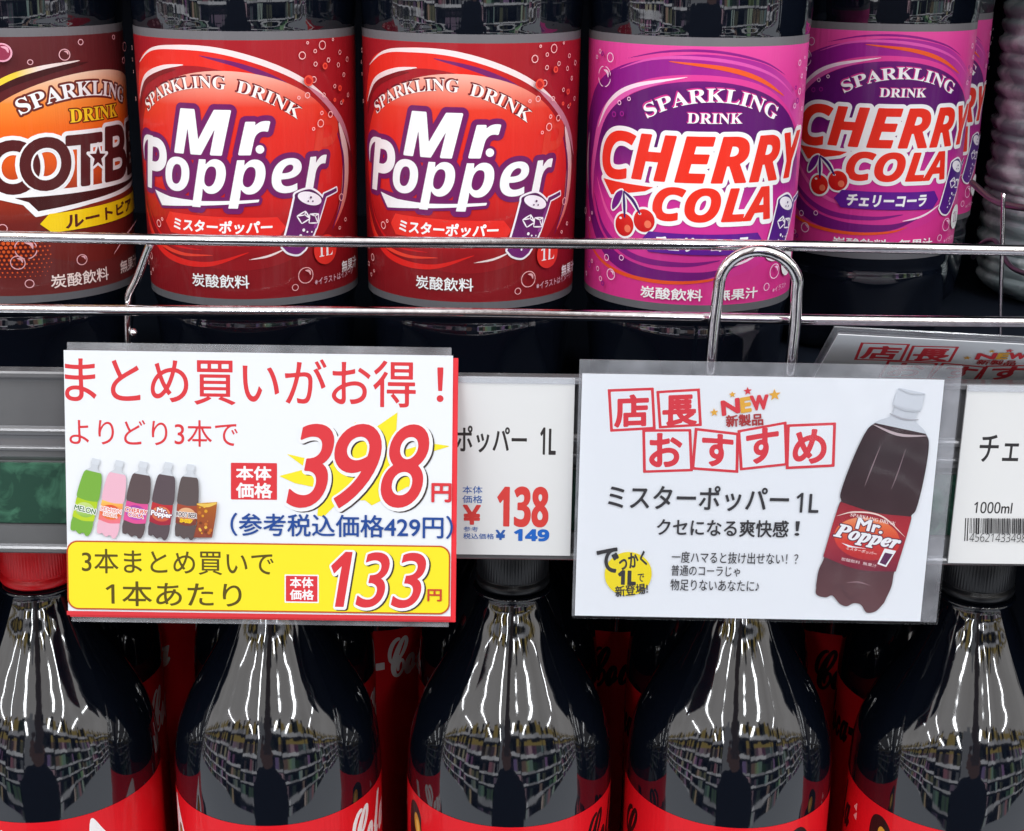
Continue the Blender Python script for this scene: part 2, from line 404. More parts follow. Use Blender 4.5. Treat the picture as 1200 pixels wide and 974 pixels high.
class Art:
    """collects ink layers; y points down, units are millimetres of the finished print"""
    def __init__(s):
        s.V, s.C, s.L, s.F, s.n = [], [], [], [], 0; s.layer = 0
    def fill(s, Fv_, g, color, layer=None, run=1):
        if layer is None: s.layer += 1; layer = s.layer
        ins = Fv_ > 0
        c = (ins[:-1, :-1] * 1 + ins[:-1, 1:] * 2 + ins[1:, 1:] * 4 + ins[1:, :-1] * 8)
        P = np.stack([g.X, g.Y], -1)
        corner = [P[:-1, :-1], P[:-1, 1:], P[1:, 1:], P[1:, :-1]]
        fval = [Fv_[:-1, :-1], Fv_[:-1, 1:], Fv_[1:, 1:], Fv_[1:, :-1]]
        for k in range(1, 16):
            sel = np.nonzero(c == k)
            m_ = len(sel[0])
            if not m_: continue
            if k == 15 and run > 1:            # merge whole cells along a row
                j, i = sel
                new = np.ones(m_, bool)
                new[1:] = (np.diff(j) != 0) | (np.diff(i) != 1)
                idx = np.arange(m_); st = np.maximum.accumulate(np.where(new, idx, 0))
                new |= ((idx - st) % run == 0)
                s0 = np.nonzero(new)[0]; e0 = np.append(s0[1:], m_) - 1
                pts = [corner[0][j[s0], i[s0]], corner[1][j[e0], i[e0]], corner[2][j[e0], i[e0]], corner[3][j[s0], i[s0]]]
                m_ = len(s0)
            else:
                pts = []
                for q in _cases[k]:
                    if q < 4: pts.append(corner[q][sel])
                    else:
                        a, b = q - 4, (q - 3) % 4
                        fa, fb = fval[a][sel], fval[b][sel]
                        t = (fa / (fa - fb))[:, None]
                        pts.append(corner[a][sel] * (1 - t) + corner[b][sel] * t)
            pts = np.stack(pts[::-1], 1)
            q = pts.shape[1]
            V = pts.reshape(-1, 2)
            if callable(color): C = color(V[:, 0], V[:, 1])
            else: C = np.broadcast_to(np.asarray(color, float), (len(V), 3))
            s.V.append(V); s.C.append(C); s.L.append(np.full(len(V), float(layer)))
            s.F.append((np.arange(len(V)) + s.n, np.full(m_, q)))
            s.n += len(V)
    def poly(s, pts, color, h=0.3, grow=0.0, layer=None, run=6):
        pts = [np.asarray(p, float) for p in (pts if isinstance(pts[0], np.ndarray) and pts[0].ndim == 2 else [pts])]
        A = np.vstack(pts); r = abs(grow) + 2 * h
        g = Grid(A[:, 0].min() - r, A[:, 1].min() - r, A[:, 0].max() + r, A[:, 1].max() + r, h)
        s.fill(sdf(pts, g, r) + grow, g, color, layer, max(1, min(run, int(1.0 / h))))
    def rect(s, x0, y0, x1, y1, color, h=None, layer=None, rad=0.0):
        if rad:
            s.poly(rrect(x0, y0, x1, y1, rad), color, h or 0.25, layer=layer); return
        if layer is None: s.layer += 1; layer = s.layer
        h = h or 1.0
        xs = np.linspace(x0, x1, max(2, int((x1 - x0) / h) + 1)); ys = np.linspace(y0, y1, max(2, int((y1 - y0) / h) + 1))
        g = Grid(0, 0, 1, 1, 1); g.X, g.Y = np.meshgrid(xs, ys)
        s.fill(np.ones(g.X.shape), g, color, layer)
    def disc(s, x, y, r, color, h=None, w=None, layer=None, ry=None):
        ry = ry or r; h = h or max(0.1, min(r, ry) / 9)
        g = Grid(x - r - 2 * h, y - ry - 2 * h, x + r + 2 * h, y + ry + 2 * h, h)
        d = (1 - np.sqrt(((g.X - x) / r) ** 2 + ((g.Y - y) / ry) ** 2)) * min(r, ry)
        if w: d = np.minimum(d, w - d)
        s.fill(d, g, color, layer)
    def swoosh(s, pts, width, color, h=0.25, tail=(0, 0)):
        """a stroke through points whose width swells from one tip to the other"""
        c = spline2(pts, 12); n = len(c)
        t = np.gradient(c, axis=0); t /= np.linalg.norm(t, axis=1)[:, None] + 1e-9
        nrm = np.stack([-t[:, 1], t[:, 0]], 1); u = np.linspace(0, 1, n)
        wd = width / 2 * (np.sin(np.pi * u) ** 0.8 + tail[0] * (1 - u) + tail[1] * u)[:, None] + 0.02
        s.poly(np.vstack([c + nrm * wd, (c - nrm * wd)[::-1]]), color, h)
    def text(s, txt, box=None, quad=None, inks=((0.0, (0, 0, 0)),), shear=0.0, h=None, arc=None, dxy=None, warp=None):
        """inks: (grow mm, colour[, dx, dy]) from the lowest layer up; box = ink bounds; quad = four corners TL TR BR BL; arc = baseline through three points with letter height"""
        pl = [p.copy() for p in outlines(txt)]
        A = np.vstack(pl)
        for p in pl: p[:, 0] += shear * p[:, 1]
        A = np.vstack(pl); lo, hi = A.min(0), A.max(0)
        out = []
        if arc is not None:
            p0, p1, p2, hgt = arc
            p0, p1, p2 = (np.array(p, float) for p in (p0, p1, p2))
            ctl = 2 * p1 - 0.5 * (p0 + p2)
            for p in pl:
                u = ((p[:, 0] - lo[0]) / (hi[0] - lo[0]))[:, None]; v = ((p[:, 1] - lo[1]) / (hi[1] - lo[1]))[:, None] * hgt
                b = (1 - u) ** 2 * p0 + 2 * u * (1 - u) * ctl + u * u * p2
                d = 2 * (1 - u) * (ctl - p0) + 2 * u * (p2 - ctl); d /= np.linalg.norm(d, axis=1)[:, None]
                out.append(b + np.stack([d[:, 1], -d[:, 0]], 1) * v)
            ht = hgt
        else:
            if quad is None:
                x0, y0, x1, y1 = box; quad = ((x0, y0), (x1, y0), (x1, y1), (x0, y1))
            q = [np.array(c, float) for c in quad]
            for p in pl:
                u = ((p[:, 0] - lo[0]) / (hi[0] - lo[0]))[:, None]; v = 1 - ((p[:, 1] - lo[1]) / max(1e-6, hi[1] - lo[1]))[:, None]
                out.append((q[0] * (1 - u) + q[1] * u) * (1 - v) + (q[3] * (1 - u) + q[2] * u) * v)
            ht = np.linalg.norm(q[3] - q[0])
        if warp: out = [warp(p) for p in out]
        gr = max(abs(k[0]) for k in inks)
        A = np.vstack(out); h = h or min(0.18, max(0.07, ht / 34))
        r = gr + 2 * h
        g = Grid(A[:, 0].min() - r, A[:, 1].min() - r, A[:, 0].max() + r, A[:, 1].max() + r, h)
        d = sdf(out, g, r)
        for k in inks:
            if len(k) > 2:
                g2 = Grid(0, 0, 1, 1, h); g2.X, g2.Y, g2.x, g2.y, g2.nx, g2.ny = g.X + k[2], g.Y + k[3], g.x + k[2], g.y + k[3], g.nx, g.ny
                s.fill(d + k[0], g2, k[1], run=4)
            else: s.fill(d + k[0], g, k[1], run=4)
    def mesh(s, name, place, m):
        """place(x, y, layer) -> points (n,3), normals (n,3)"""
        V = np.vstack(s.V); C = np.vstack(s.C); L = np.concatenate(s.L)
        P, Nn = place(V[:, 0], V[:, 1], L)
        idx = np.concatenate([f[0] for f in s.F]).astype(np.int32); cnt = np.concatenate([f[1] for f in s.F]).astype(np.int32)
        me = bpy.data.meshes.new(name)
        me.vertices.add(len(P)); me.vertices.foreach_set('co', P.astype(np.float32).ravel())
        me.loops.add(len(idx)); me.loops.foreach_set('vertex_index', idx)
        me.polygons.add(len(cnt)); st = np.concatenate([[0], np.cumsum(cnt)[:-1]]).astype(np.int32)
        me.polygons.foreach_set('loop_start', st)
        try: me.polygons.foreach_set('loop_total', cnt)
        except Exception: pass
        me.polygons.foreach_set('use_smooth', np.ones(len(cnt), bool))
        me.update(calc_edges=True)
        a = me.attributes.new('ink', 'FLOAT_COLOR', 'POINT')
        a.data.foreach_set('color', np.hstack([C, np.ones((len(C), 1))]).astype(np.float32).ravel())
        me.normals_split_custom_set_from_vertices([tuple(v) for v in Nn])
        me.materials.append(m)
        return me
def rrect(x0, y0, x1, y1, r, n=8):
    pts = []
    for cx, cy, a0 in ((x1 - r, y0 + r, -90), (x1 - r, y1 - r, 0), (x0 + r, y1 - r, 90), (x0 + r, y0 + r, 180)):
        for k in range(n + 1):
            a = math.radians(a0 + 90 * k / n); pts.append((cx + r * math.cos(a), cy + r * math.sin(a)))
    return np.array(pts)
def ellipse(cx, cy, rx, ry, rot=0.0, n=96):
    a = np.linspace(0, 2 * np.pi, n, endpoint=False); c, s_ = math.cos(rot), math.sin(rot)
    x, y = rx * np.cos(a), ry * np.sin(a)
    return np.stack([cx + c * x - s_ * y, cy + s_ * x + c * y], 1)
def star(cx, cy, r, rot=0.0, inner=0.42):
    return np.array([(cx + (r if k % 2 == 0 else r * inner) * math.sin(rot + math.pi * k / 5), cy - (r if k % 2 == 0 else r * inner) * math.cos(rot + math.pi * k / 5)) for k in range(10)])
def ramp(stops, axis='y'):
    """print gradient: (position, colour) stops"""
    xs = np.array([p for p, _ in stops]); cs = np.array([c for _, c in stops])
    def f(x, y):
        t = y if axis == 'y' else x
        return np.stack([np.interp(t, xs, cs[:, i]) for i in range(3)], 1)
    return f
MATHB = {chr(65 + i): chr(0x1D400 + i) for i in range(26)}
MATHB.update({chr(97 + i): chr(0x1D41A + i) for i in range(26)}); MATHB.update({str(i): chr(0x1D7CE + i) for i in range(10)})
MATHBI = {chr(65 + i): chr(0x1D468 + i) for i in range(26)}; MATHBI.update({chr(97 + i): chr(0x1D482 + i) for i in range(26)})
MATHSC = {chr(65 + i): chr(0x1D4D0 + i) for i in range(26)}; MATHSC.update({chr(97 + i): chr(0x1D4EA + i) for i in range(26)})
MATHSB = {chr(65 + i): chr(0x1D5D4 + i) for i in range(26)}; MATHSB.update({chr(97 + i): chr(0x1D5EE + i) for i in range(26)})
MATHSI = {chr(65 + i): chr(0x1D63C + i) for i in range(26)}; MATHSI.update({chr(97 + i): chr(0x1D656 + i) for i in range(26)})
sans_it = lambda t: ''.join(MATHSI.get(c, c) for c in t)
sans_b = lambda t: ''.join(MATHSB.get(c, chr(0x1D7EC + int(c)) if c.isdigit() else c) for c in t)
digits = lambda t: ''.join(chr(0x1D7E2 + int(c)) if c.isdigit() else c for c in t)
def ins(b, w): return (b[0] + w, b[1] + w, b[2] - w, b[3] - w)
serif = lambda t: ''.join(MATHB.get(c, c) for c in t)
serif_it = lambda t: ''.join(MATHBI.get(c, c) for c in t)
script = lambda t: ''.join(MATHSC.get(c, c) for c in t)
WHITE = rgb(246, 246, 248); BLACK = rgb(22, 22, 24)


# ================================================================== THE SHELF (large structure)
BASE = -166.7                                 # upper shelf surface, mm below the eye
D_UP, D_LOW, D_RAIL = 535.0, 560.0, 470.0
XL, XR = -620.0, 620.0
def slab(name, x0, x1, y0, y1, z0, z1, m, bevel=0.0, parent=None):
    a, b = W(x0, y0, z0), W(x1, y1, z1)
    return link(name, box_mesh(name, a, b, bevel * MM), m, parent)
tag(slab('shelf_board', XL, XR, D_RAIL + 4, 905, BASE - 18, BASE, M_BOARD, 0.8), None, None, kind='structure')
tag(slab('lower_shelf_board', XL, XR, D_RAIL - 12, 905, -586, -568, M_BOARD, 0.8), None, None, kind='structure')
tag(slab('unseen_top_shelf_board', XL, XR, D_RAIL + 10, 905, 132, 148, M_BOARD, 0.8), None, None, kind='structure')  # out of view, added to block light from above and darken the gaps
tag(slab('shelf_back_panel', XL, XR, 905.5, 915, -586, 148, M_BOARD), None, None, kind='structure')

for x0, x1 in ((XL - 12, XL - 0.5), (XR + 0.5, XR + 12)):  # unseen panels added at both ends to keep the sides dark
    tag(slab('unseen_end_panel', x0, x1, D_RAIL + 12, 915, -586, 148, M_BOARD), None, None, kind='structure')

# price rail: one extruded profile, a marbled green strip slid into its lower channel
zt = (at(600, 441, D_RAIL).z - EYE) / MM; zb = (at(600, 653, D_RAIL).z - EYE) / MM
rail = thing('price_rail', 'grey plastic price rail with a marbled green strip along the shelf front', 'price rail', W(0, D_RAIL, zt))
def extrude_profile(name, prof, x0, x1):
    bm = bmesh.new()
    A = [bm.verts.new((x0 * MM, y * MM, z * MM)) for y, z in prof]; B = [bm.verts.new((x1 * MM, y * MM, z * MM)) for y, z in prof]
    n = len(prof)
    for i in range(n): bm.faces.new((A[i], A[(i + 1) % n], B[(i + 1) % n], B[i]))
    bm.faces.new(A); bm.faces.new(list(reversed(B)))
    return from_bm(name, bm)
def ridge(z, r, y=0.0, n=7): return [(y - r * math.sin(math.pi * k / n), z + r * math.cos(math.pi * k / n)) for k in range(n + 1)]
H = zt - zb
front = [(3.6, 0.0), (-1.6, 0.0), (-2.2, -0.6), (-2.2, -1.8), (-1.6, -2.4), (-0.2, -2.6), (0.0, -4.0)]
front += [(0.0, -18.5)] + ridge(-21.0, 1.7) + [(0.3, -24.0)] + ridge(-27.2, 0.9) + [(0.0, -30.0), (1.4, -32.0), (1.4, -54.6), (-0.6, -54.9), (-0.6, -61.5), (-2.0, -61.9), (-2.4, -62.6), (-2.4, -H + 0.6), (-1.8, -H), (3.6, -H)]
link('rail_profile', extrude_profile('rail_profile', front, XL, XR), M_RAIL, rail)
link('green_strip', box_mesh('green_strip', (XL * MM, 0.2 * MM, -54.2 * MM), (XR * MM, 1.2 * MM, -32.6 * MM)), M_GREEN, rail)

# ================================================================== WIRE GUARD
guard = thing('wire_guard', 'chrome wire guard of two long horizontal wires across the shelf front', 'wire guard', W(0, 484, BASE))
def rel(p, o): return p - o.location
gz1 = at(600, 285, 484).z; gz2 = at(600, 369, 486).z
for z, Y in ((gz1, 484), (gz2, 486)):
    link('rail_wire', wire_mesh('rail_wire', [[rel(Vector((x * MM, Y * MM, z + 0.35 * MM * math.sin(x * 0.021 + Y))), guard) for x in np.linspace(XL, XR, 90)]], 1.85 * MM, 20), M_CHROME, guard)
pts = [at(176, 286, 489), at(171, 298, 489.5), at(161, 325, 490.2), at(153, 342, 490.5), at(150.5, 352, 490.5), at(150, 372, 490.2), at(150, 395, 490), at(151, 440, 490)]
link('post_wire', wire_mesh('post_wire', [[rel(p, guard) for p in curve3(pts, 6)]], 1.35 * MM, 16), M_CHROME, guard)
c = at(156.5, 391, 488.6)
bm = bmesh.new(); bmesh.ops.create_icosphere(bm, subdivisions=2, radius=1.5 * MM)
for v in bm.verts: v.co = Vector((v.co.x, v.co.y, v.co.z * 1.3)) + rel(c, guard)
link('weld_nub', from_bm('weld_nub', bm), M_CHROME, guard, True)

# hook: an upside-down U of thick wire behind the right-hand card
hook = thing('sign_hook', 'thick chrome hook bent into an upside-down U behind the white recommendation card', 'hook', at(880, 520, 473))
def arch(Y):
    L = [(826, 520), (830, 470), (833, 425), (837, 380), (842, 340)]
    A = [(842 + 0.0, 340)]
    out = [at(x, y, Y) for x, y in L]
    cx, cy = 889, 335; rx, ry = 43.5, 41
    for k in range(1, 24):
        a = math.pi * (1 - k / 24)
        out.append(at(cx - 3 + 3 * k / 12 + rx * math.cos(a), cy - ry * math.sin(a), Y))
    out += [at(x, y, Y) for x, y in [(934, 340), (932, 380), (927, 425), (922, 470), (917, 520)]]
    return out
link('hook_wire', wire_mesh('hook_wire', [[rel(p, hook) for p in arch(476)]], 1.95 * MM, 20), M_CHROME, hook)

# ================================================================== SODA BOTTLES
R_LAB = 37.6; V_LAB = 91.6; Z_LAB = 134.5     # label radius, height, and its top above the base
def r_lab(v): return 37.95 - 0.75 * v / V_LAB
GREYBAND = rgb(112, 110, 114)
class LabelArt(Art):
    lift = 1.7                                # the print sits this much higher than first drawn
    def base(s, f):
        g = rgb(*((0, 0, 0)))
        s.rect(-118, 0, 118, 2.8, GREYBAND, 0.9, layer=0)
        s.rect(-118, 2.8, 118, 89.0, f, 0.9, layer=0)
        s.rect(-118, 89.0, 118, V_LAB, rgb(98, 98, 103), 0.9, layer=0)
    def build(s, name, r0=R_LAB, rf=r_lab, ztop=Z_LAB, m=M_LABEL):
        def place(x, y, L):
            th = x / r0; R = rf(y - np.where(L > 0, s.lift, 0.0)) + 0.05 + 0.012 * L
            P = np.stack([R * np.sin(th), -R * np.cos(th), ztop - y + np.where(L > 0, s.lift, 0.0)], 1) * MM
            return P, np.stack([np.sin(th), -np.cos(th), np.zeros_like(th)], 1)
        return s.mesh(name, place, m)
    def bubbles(s, lst, col, w=0.33, fillc=None):
        for b in lst:
            x, y, r = b[:3]
            if fillc is not None: s.disc(x, y, r, fillc, max(0.1, r / 7))
            s.disc(x, y, r, col, max(0.09, r / 9), w=w * (0.7 + 0.15 * r))
            if r > 1.6: s.swoosh([(x - 0.1 * r, y - 0.62 * r), (x + 0.45 * r, y - 0.45 * r), (x + 0.62 * r, y + 0.05 * r)], 0.28 * r, col, 0.12)
def glass_cup(a, ox, oy, dark, line, soda):
    """printed tumbler of soda with ice and a straw"""
    k = 0.86; P = lambda *q: np.array([(ox + k * x, oy + k * y) for x, y in q])
    body = np.vstack([spline2(P((-6.4, -0.4), (-5.6, -2.4), (0.6, -3.4), (6.0, 0.2), (6.6, 2.4)), 8), spline2(P((6.6, 2.4), (2.2, 13.5), (-2.6, 20.4)), 6), spline2(P((-2.6, 20.4), (-5.6, 22.0), (-9.6, 21.0), (-12.0, 18.6)), 6), spline2(P((-12.0, 18.6), (-9.0, 9.0), (-6.4, -0.4)), 6)])
    st = P((1.6, 12.0), (7.2, -0.9), (14.6, -2.4), (14.8, -1.0), (8.4, 0.4), (3.0, 12.6))
    a.poly([body], line, 0.2, grow=0.7); a.poly([st], line, 0.2, grow=0.5)
    a.poly([body], ramp([(oy, dark), (oy + 22, soda)]), 0.2)
    a.poly([ellipse(ox + 0.35, oy + 0.2, 4.9, 2.15, 0.32)], line, 0.15)
    a.poly([st], ramp([(oy - 3, dark), (oy + 12, soda * 1.6 + 0.03)]), 0.15)
    for cx, cy, r, ro in ((-2.4, 6.4, 2.6, 0.3), (1.6, 7.2, 2.6, 0.9)):
        c = [np.array([ox + cx + r * math.cos(ro + k * math.pi / 2), oy + cy + 0.85 * r * math.sin(ro + k * math.pi / 2)]) for k in range(4)]
        for p, q in ((0, 1), (1, 2), (2, 3), (3, 0)): a.swoosh([c[p], (c[p] + c[q]) / 2, c[q]], 0.3, line, 0.1, (0.6, 0.6))
        mid = (c[0] + c[2]) / 2 + np.array([0.5, -0.8])
        for p in (0, 2, 3): a.swoosh([c[p], (c[p] + mid) / 2, mid], 0.26, line, 0.1, (0.6, 0.6))
    for x, y, r in ((-3, 12.5, .55), (-1.4, 13.4, .35), (-4.4, 14.6, .5), (-4.2, 17.2, .45), (-6, 18.6, .35), (-5.2, 15.8, .3), (0.6, 13.6, .3)): a.disc(ox + 0.86 * x, oy + 0.86 * y, r, line, 0.1)
    for x, y, r in ((0.5, -0.2, .4), (-0.6, 1.0, .3), (1.2, 1.2, .3)): a.disc(ox + x, oy + y, r, dark, 0.09)

def popper_label():
    a = LabelArt()
    RED, DRED, PUR = rgb(228, 38, 34), rgb(138, 26, 34), rgb(112, 30, 96)
    PW = rgb(250, 226, 226)
    a.base(ramp([(2.8, rgb(166, 30, 40)), (40, rgb(164, 24, 34)), (70, rgb(140, 20, 28)), (89, rgb(128, 22, 30))]))
    # swooshes over the oval
    a.poly([np.vstack([spline2([(-47, 25), (-39.7, 11.4), (-26, 7.2), (-13, 6.4), (3, 9.6), (21, 16.6), (33, 25.2), (43, 34), (50, 46)], 8), spline2([(50, 52), (42, 40), (31, 30), (20, 23.5), (4, 16.5), (-12, 13), (-28, 14.5), (-38, 18), (-47, 28)], 8)])], ramp([(-45, rgb(236, 50, 38)), (0, rgb(232, 44, 34)), (22, rgb(176, 30, 34)), (50, rgb(120, 24, 34))], 'x'), 0.3)
    a.swoosh([(-12, 9.4), (2, 12.6), (14, 17.4), (24, 23.5)], 1.5, rgb(118, 34, 104), tail=(0, .3))
    a.swoosh([(-43, 14), (-32, 8.6), (-20, 7.2), (-6, 7.7), (8, 11.2), (22, 17.4), (34, 26), (42.5, 34.5), (47, 42)], 1.9, PW)
    a.swoosh([(24, 19.2), (34, 26.4), (42.5, 35), (48, 44)], 2.4, rgb(206, 132, 150))
    a.poly([ellipse(-2.6, 47.5, 43.5, 33.2, 0.05)], ramp([(14, rgb(246, 184, 168)), (19, rgb(242, 146, 126)), (26, rgb(230, 62, 44)), (34, rgb(226, 46, 36)), (52, rgb(216, 38, 34)), (62, rgb(186, 30, 32)), (76, rgb(150, 24, 32))]), 0.3)
    a.swoosh([(-45.5, 31), (-40, 21.5), (-30, 16.4), (-20, 14.2)], 2.6, rgb(128, 26, 32))
    a.swoosh([(-45.5, 26.5), (-38, 18.4), (-27, 14.2), (-16.5, 12.6)], 1.6, PW)
    a.swoosh([(39.2, 33), (43.2, 44), (42, 57), (35.5, 68.5)], 4.2, ramp([(33, PW), (52, rgb(246, 190, 180)), (68, rgb(220, 70, 58))]), tail=(.1, 0))
    a.swoosh([(36.5, 33), (41.5, 45), (40.5, 58), (34, 70)], 1.2, PUR)
    for p, w, c in (([(-47, 60), (-42, 70), (-30, 77.4), (-13, 79.0), (3, 74.2)], 2.2, RED), ([(-46, 62), (-38, 72), (-24, 76), (-9, 75.6)], 1.3, rgb(236, 66, 48)), ([(-45, 55), (-39, 66), (-28, 73), (-12, 74.2)], 1.0, rgb(206, 30, 34)), ([(2, 77), (9, 75.8), (16, 73.2)], 0.7, PW)): a.swoosh(p, w, c)
    # ghosted lettering in the red field
    a.text('P', (26, 30.5, 38, 47), inks=((0.5, rgb(222, 60, 44)),), shear=0.2)
    a.text(serif('SPARKLING  DRINK'), arc=((-36.4, 29.4), (-8.5, 20.0), (20.4, 30.4), 4.1), inks=((0.16, rgb(112, 18, 34), -0.35, -0.35), (0.10, rgb(112, 18, 34), -0.18, -0.18), (-0.02, rgb(255, 244, 240))))
    # the name: white on a plum outline, printed in one go so that outlines lie under all letters
    parts = [(sans_it('M'), (-22.6, 27.2, -1.9, 41.4), 0.0, 0.5), (sans_it('r'), (0.6, 30.8, 10.6, 41.2), 0.0, 0.5)]
    swash = [(-43.2, 46.5), (-42.6, 41.4), (-39.4, 38.4), (-34, 37.7)]
    for inks in (0, 1):
        for t, bx, sh, w in parts:
            a.text(t, bx, inks=((w + 1.75, PUR),) if inks == 0 else ((w - 0.1, WHITE),), shear=sh, h=0.17)
        if inks == 0:
            a.text(sans_it('P'), (-41.4, 37.6, -26.8, 55.4), inks=((1.9, PUR),), h=0.2); a.text(sans_it('opper'), (-28.0, 43.0, 32.0, 59.4), inks=((1.9, PUR),), h=0.2)
            a.swoosh(swash, 4.6, PUR, tail=(.6, .6))
            a.poly([np.array([(-35, 55.7), (-16, 57.2), (6.3, 56.5), (6.0, 57.3), (-18, 58.9), (-31, 60.2)])], PUR, 0.2, grow=1.2)
            a.disc(6.4, 40.9, 2.9, PUR, 0.2)
        else:
            a.text(sans_it('P'), (-41.4, 37.6, -26.8, 55.4), inks=((0.1, WHITE),), h=0.17); a.text(sans_it('opper'), (-28.0, 43.0, 32.0, 59.4), inks=((0.0, WHITE),), h=0.17)
            a.swoosh(swash, 1.3, WHITE, 0.15, tail=(0, .7))
            a.poly([np.array([(-35, 55.5), (-26, 56.9), (-14, 57.3), (6.5, 56.4), (6.2, 57.3), (-16, 59.0), (-31, 60.4), (-32.6, 58.4)])], WHITE, 0.15)
            a.disc(7.3, 39.7, 2.2, PUR, 0.15); a.disc(7.3, 39.7, 1.4, WHITE, 0.12)
    a.poly([np.array([(-29.4, 65.6), (-27, 62.0), (12.3, 62.6), (15.2, 66.2), (12.3, 69.8), (-27, 69.2)])], ramp([(-30, rgb(232, 52, 40)), (15, rgb(226, 42, 36))], 'x'), 0.2)
    a.text('ミスターポッパー', (-25.2, 63.7, 10.4, 67.9), inks=((0.16, WHITE),), shear=0.12)
    glass_cup(a, 24.0, 57.0, rgb(84, 24, 84), rgb(246, 240, 248), rgb(118, 36, 116))
    a.disc(30.4, 75.6, 5.2, rgb(226, 50, 42), 0.25)
    a.text(serif('1L'), (26.9, 73.0, 33.6, 77.9), inks=((-0.05, WHITE),))
    a.text('炭酸飲料', (-18.2, 82.2, 2.0, 86.7), inks=((0.07, WHITE),))
    a.text('無果汁', (38.5, 81.2, 50, 85.2), inks=((0.06, WHITE),))
    a.text('※イラストはイメージ', quad=((25.2, 85.2), (46.6, 84.6), (46.6, 87.0), (25.2, 87.6)), inks=((0.0, rgb(226, 190, 206)),))
    ring = rgb(250, 190, 190)
    a.bubbles([(30.6, 6.6, 1.5), (22.5, 9.6, 1.3), (27.5, 8.4, .7), (33.2, 11.6, .8), (27.5, 12.6, .8), (24.6, 5.6, .5), (35.5, 5.0, .5), (39.2, 9.4, .8), (38.2, 13.5, .8), (41.4, 17, .8), (36, 20.4, .7), (26.6, 17.6, 1.1), (24.0, 22.6, 1.0), (30.6, 22.9, .8), (20.8, 23.2, .6), (33.5, 29.6, 1.1), (29.6, 28.8, .7), (29.0, 32.2, 1.35), (26.0, 33.8, .6), (39.5, 26.2, .7), (44, 24, .8), (43.6, 12, .9), (-47, 9, .8), (-48, 13, .7), (-47.5, 17, .6), (-46.6, 26, .7), (-32.6, 66.8, 1.3), (-30.4, 65.0, .6), (-34.5, 73.2, .7), (-44, 76, 1.0), (-40.5, 79.5, 1.3), (-44.5, 82.6, .9), (-42, 86, .7), (-39.5, 84.2, .6), (38.2, 58.4, 1.3), (40.6, 66.6, .7), (37, 69, .6)], ring)
    a.bubbles([(31.2, 13.4, 1.1), (24.4, 17.8, 1.8), (38.3, 21.2, 1.0), (35.4, 24.9, .7), (40, 25.6, .6)], rgb(240, 80, 60), 0.6, rgb(196, 34, 34))
    a.bubbles([(21.4, 83.4, 2.9), (17.4, 87.2, 1.2)], rgb(232, 176, 180), 0.3)
    return a.build('popper_label')

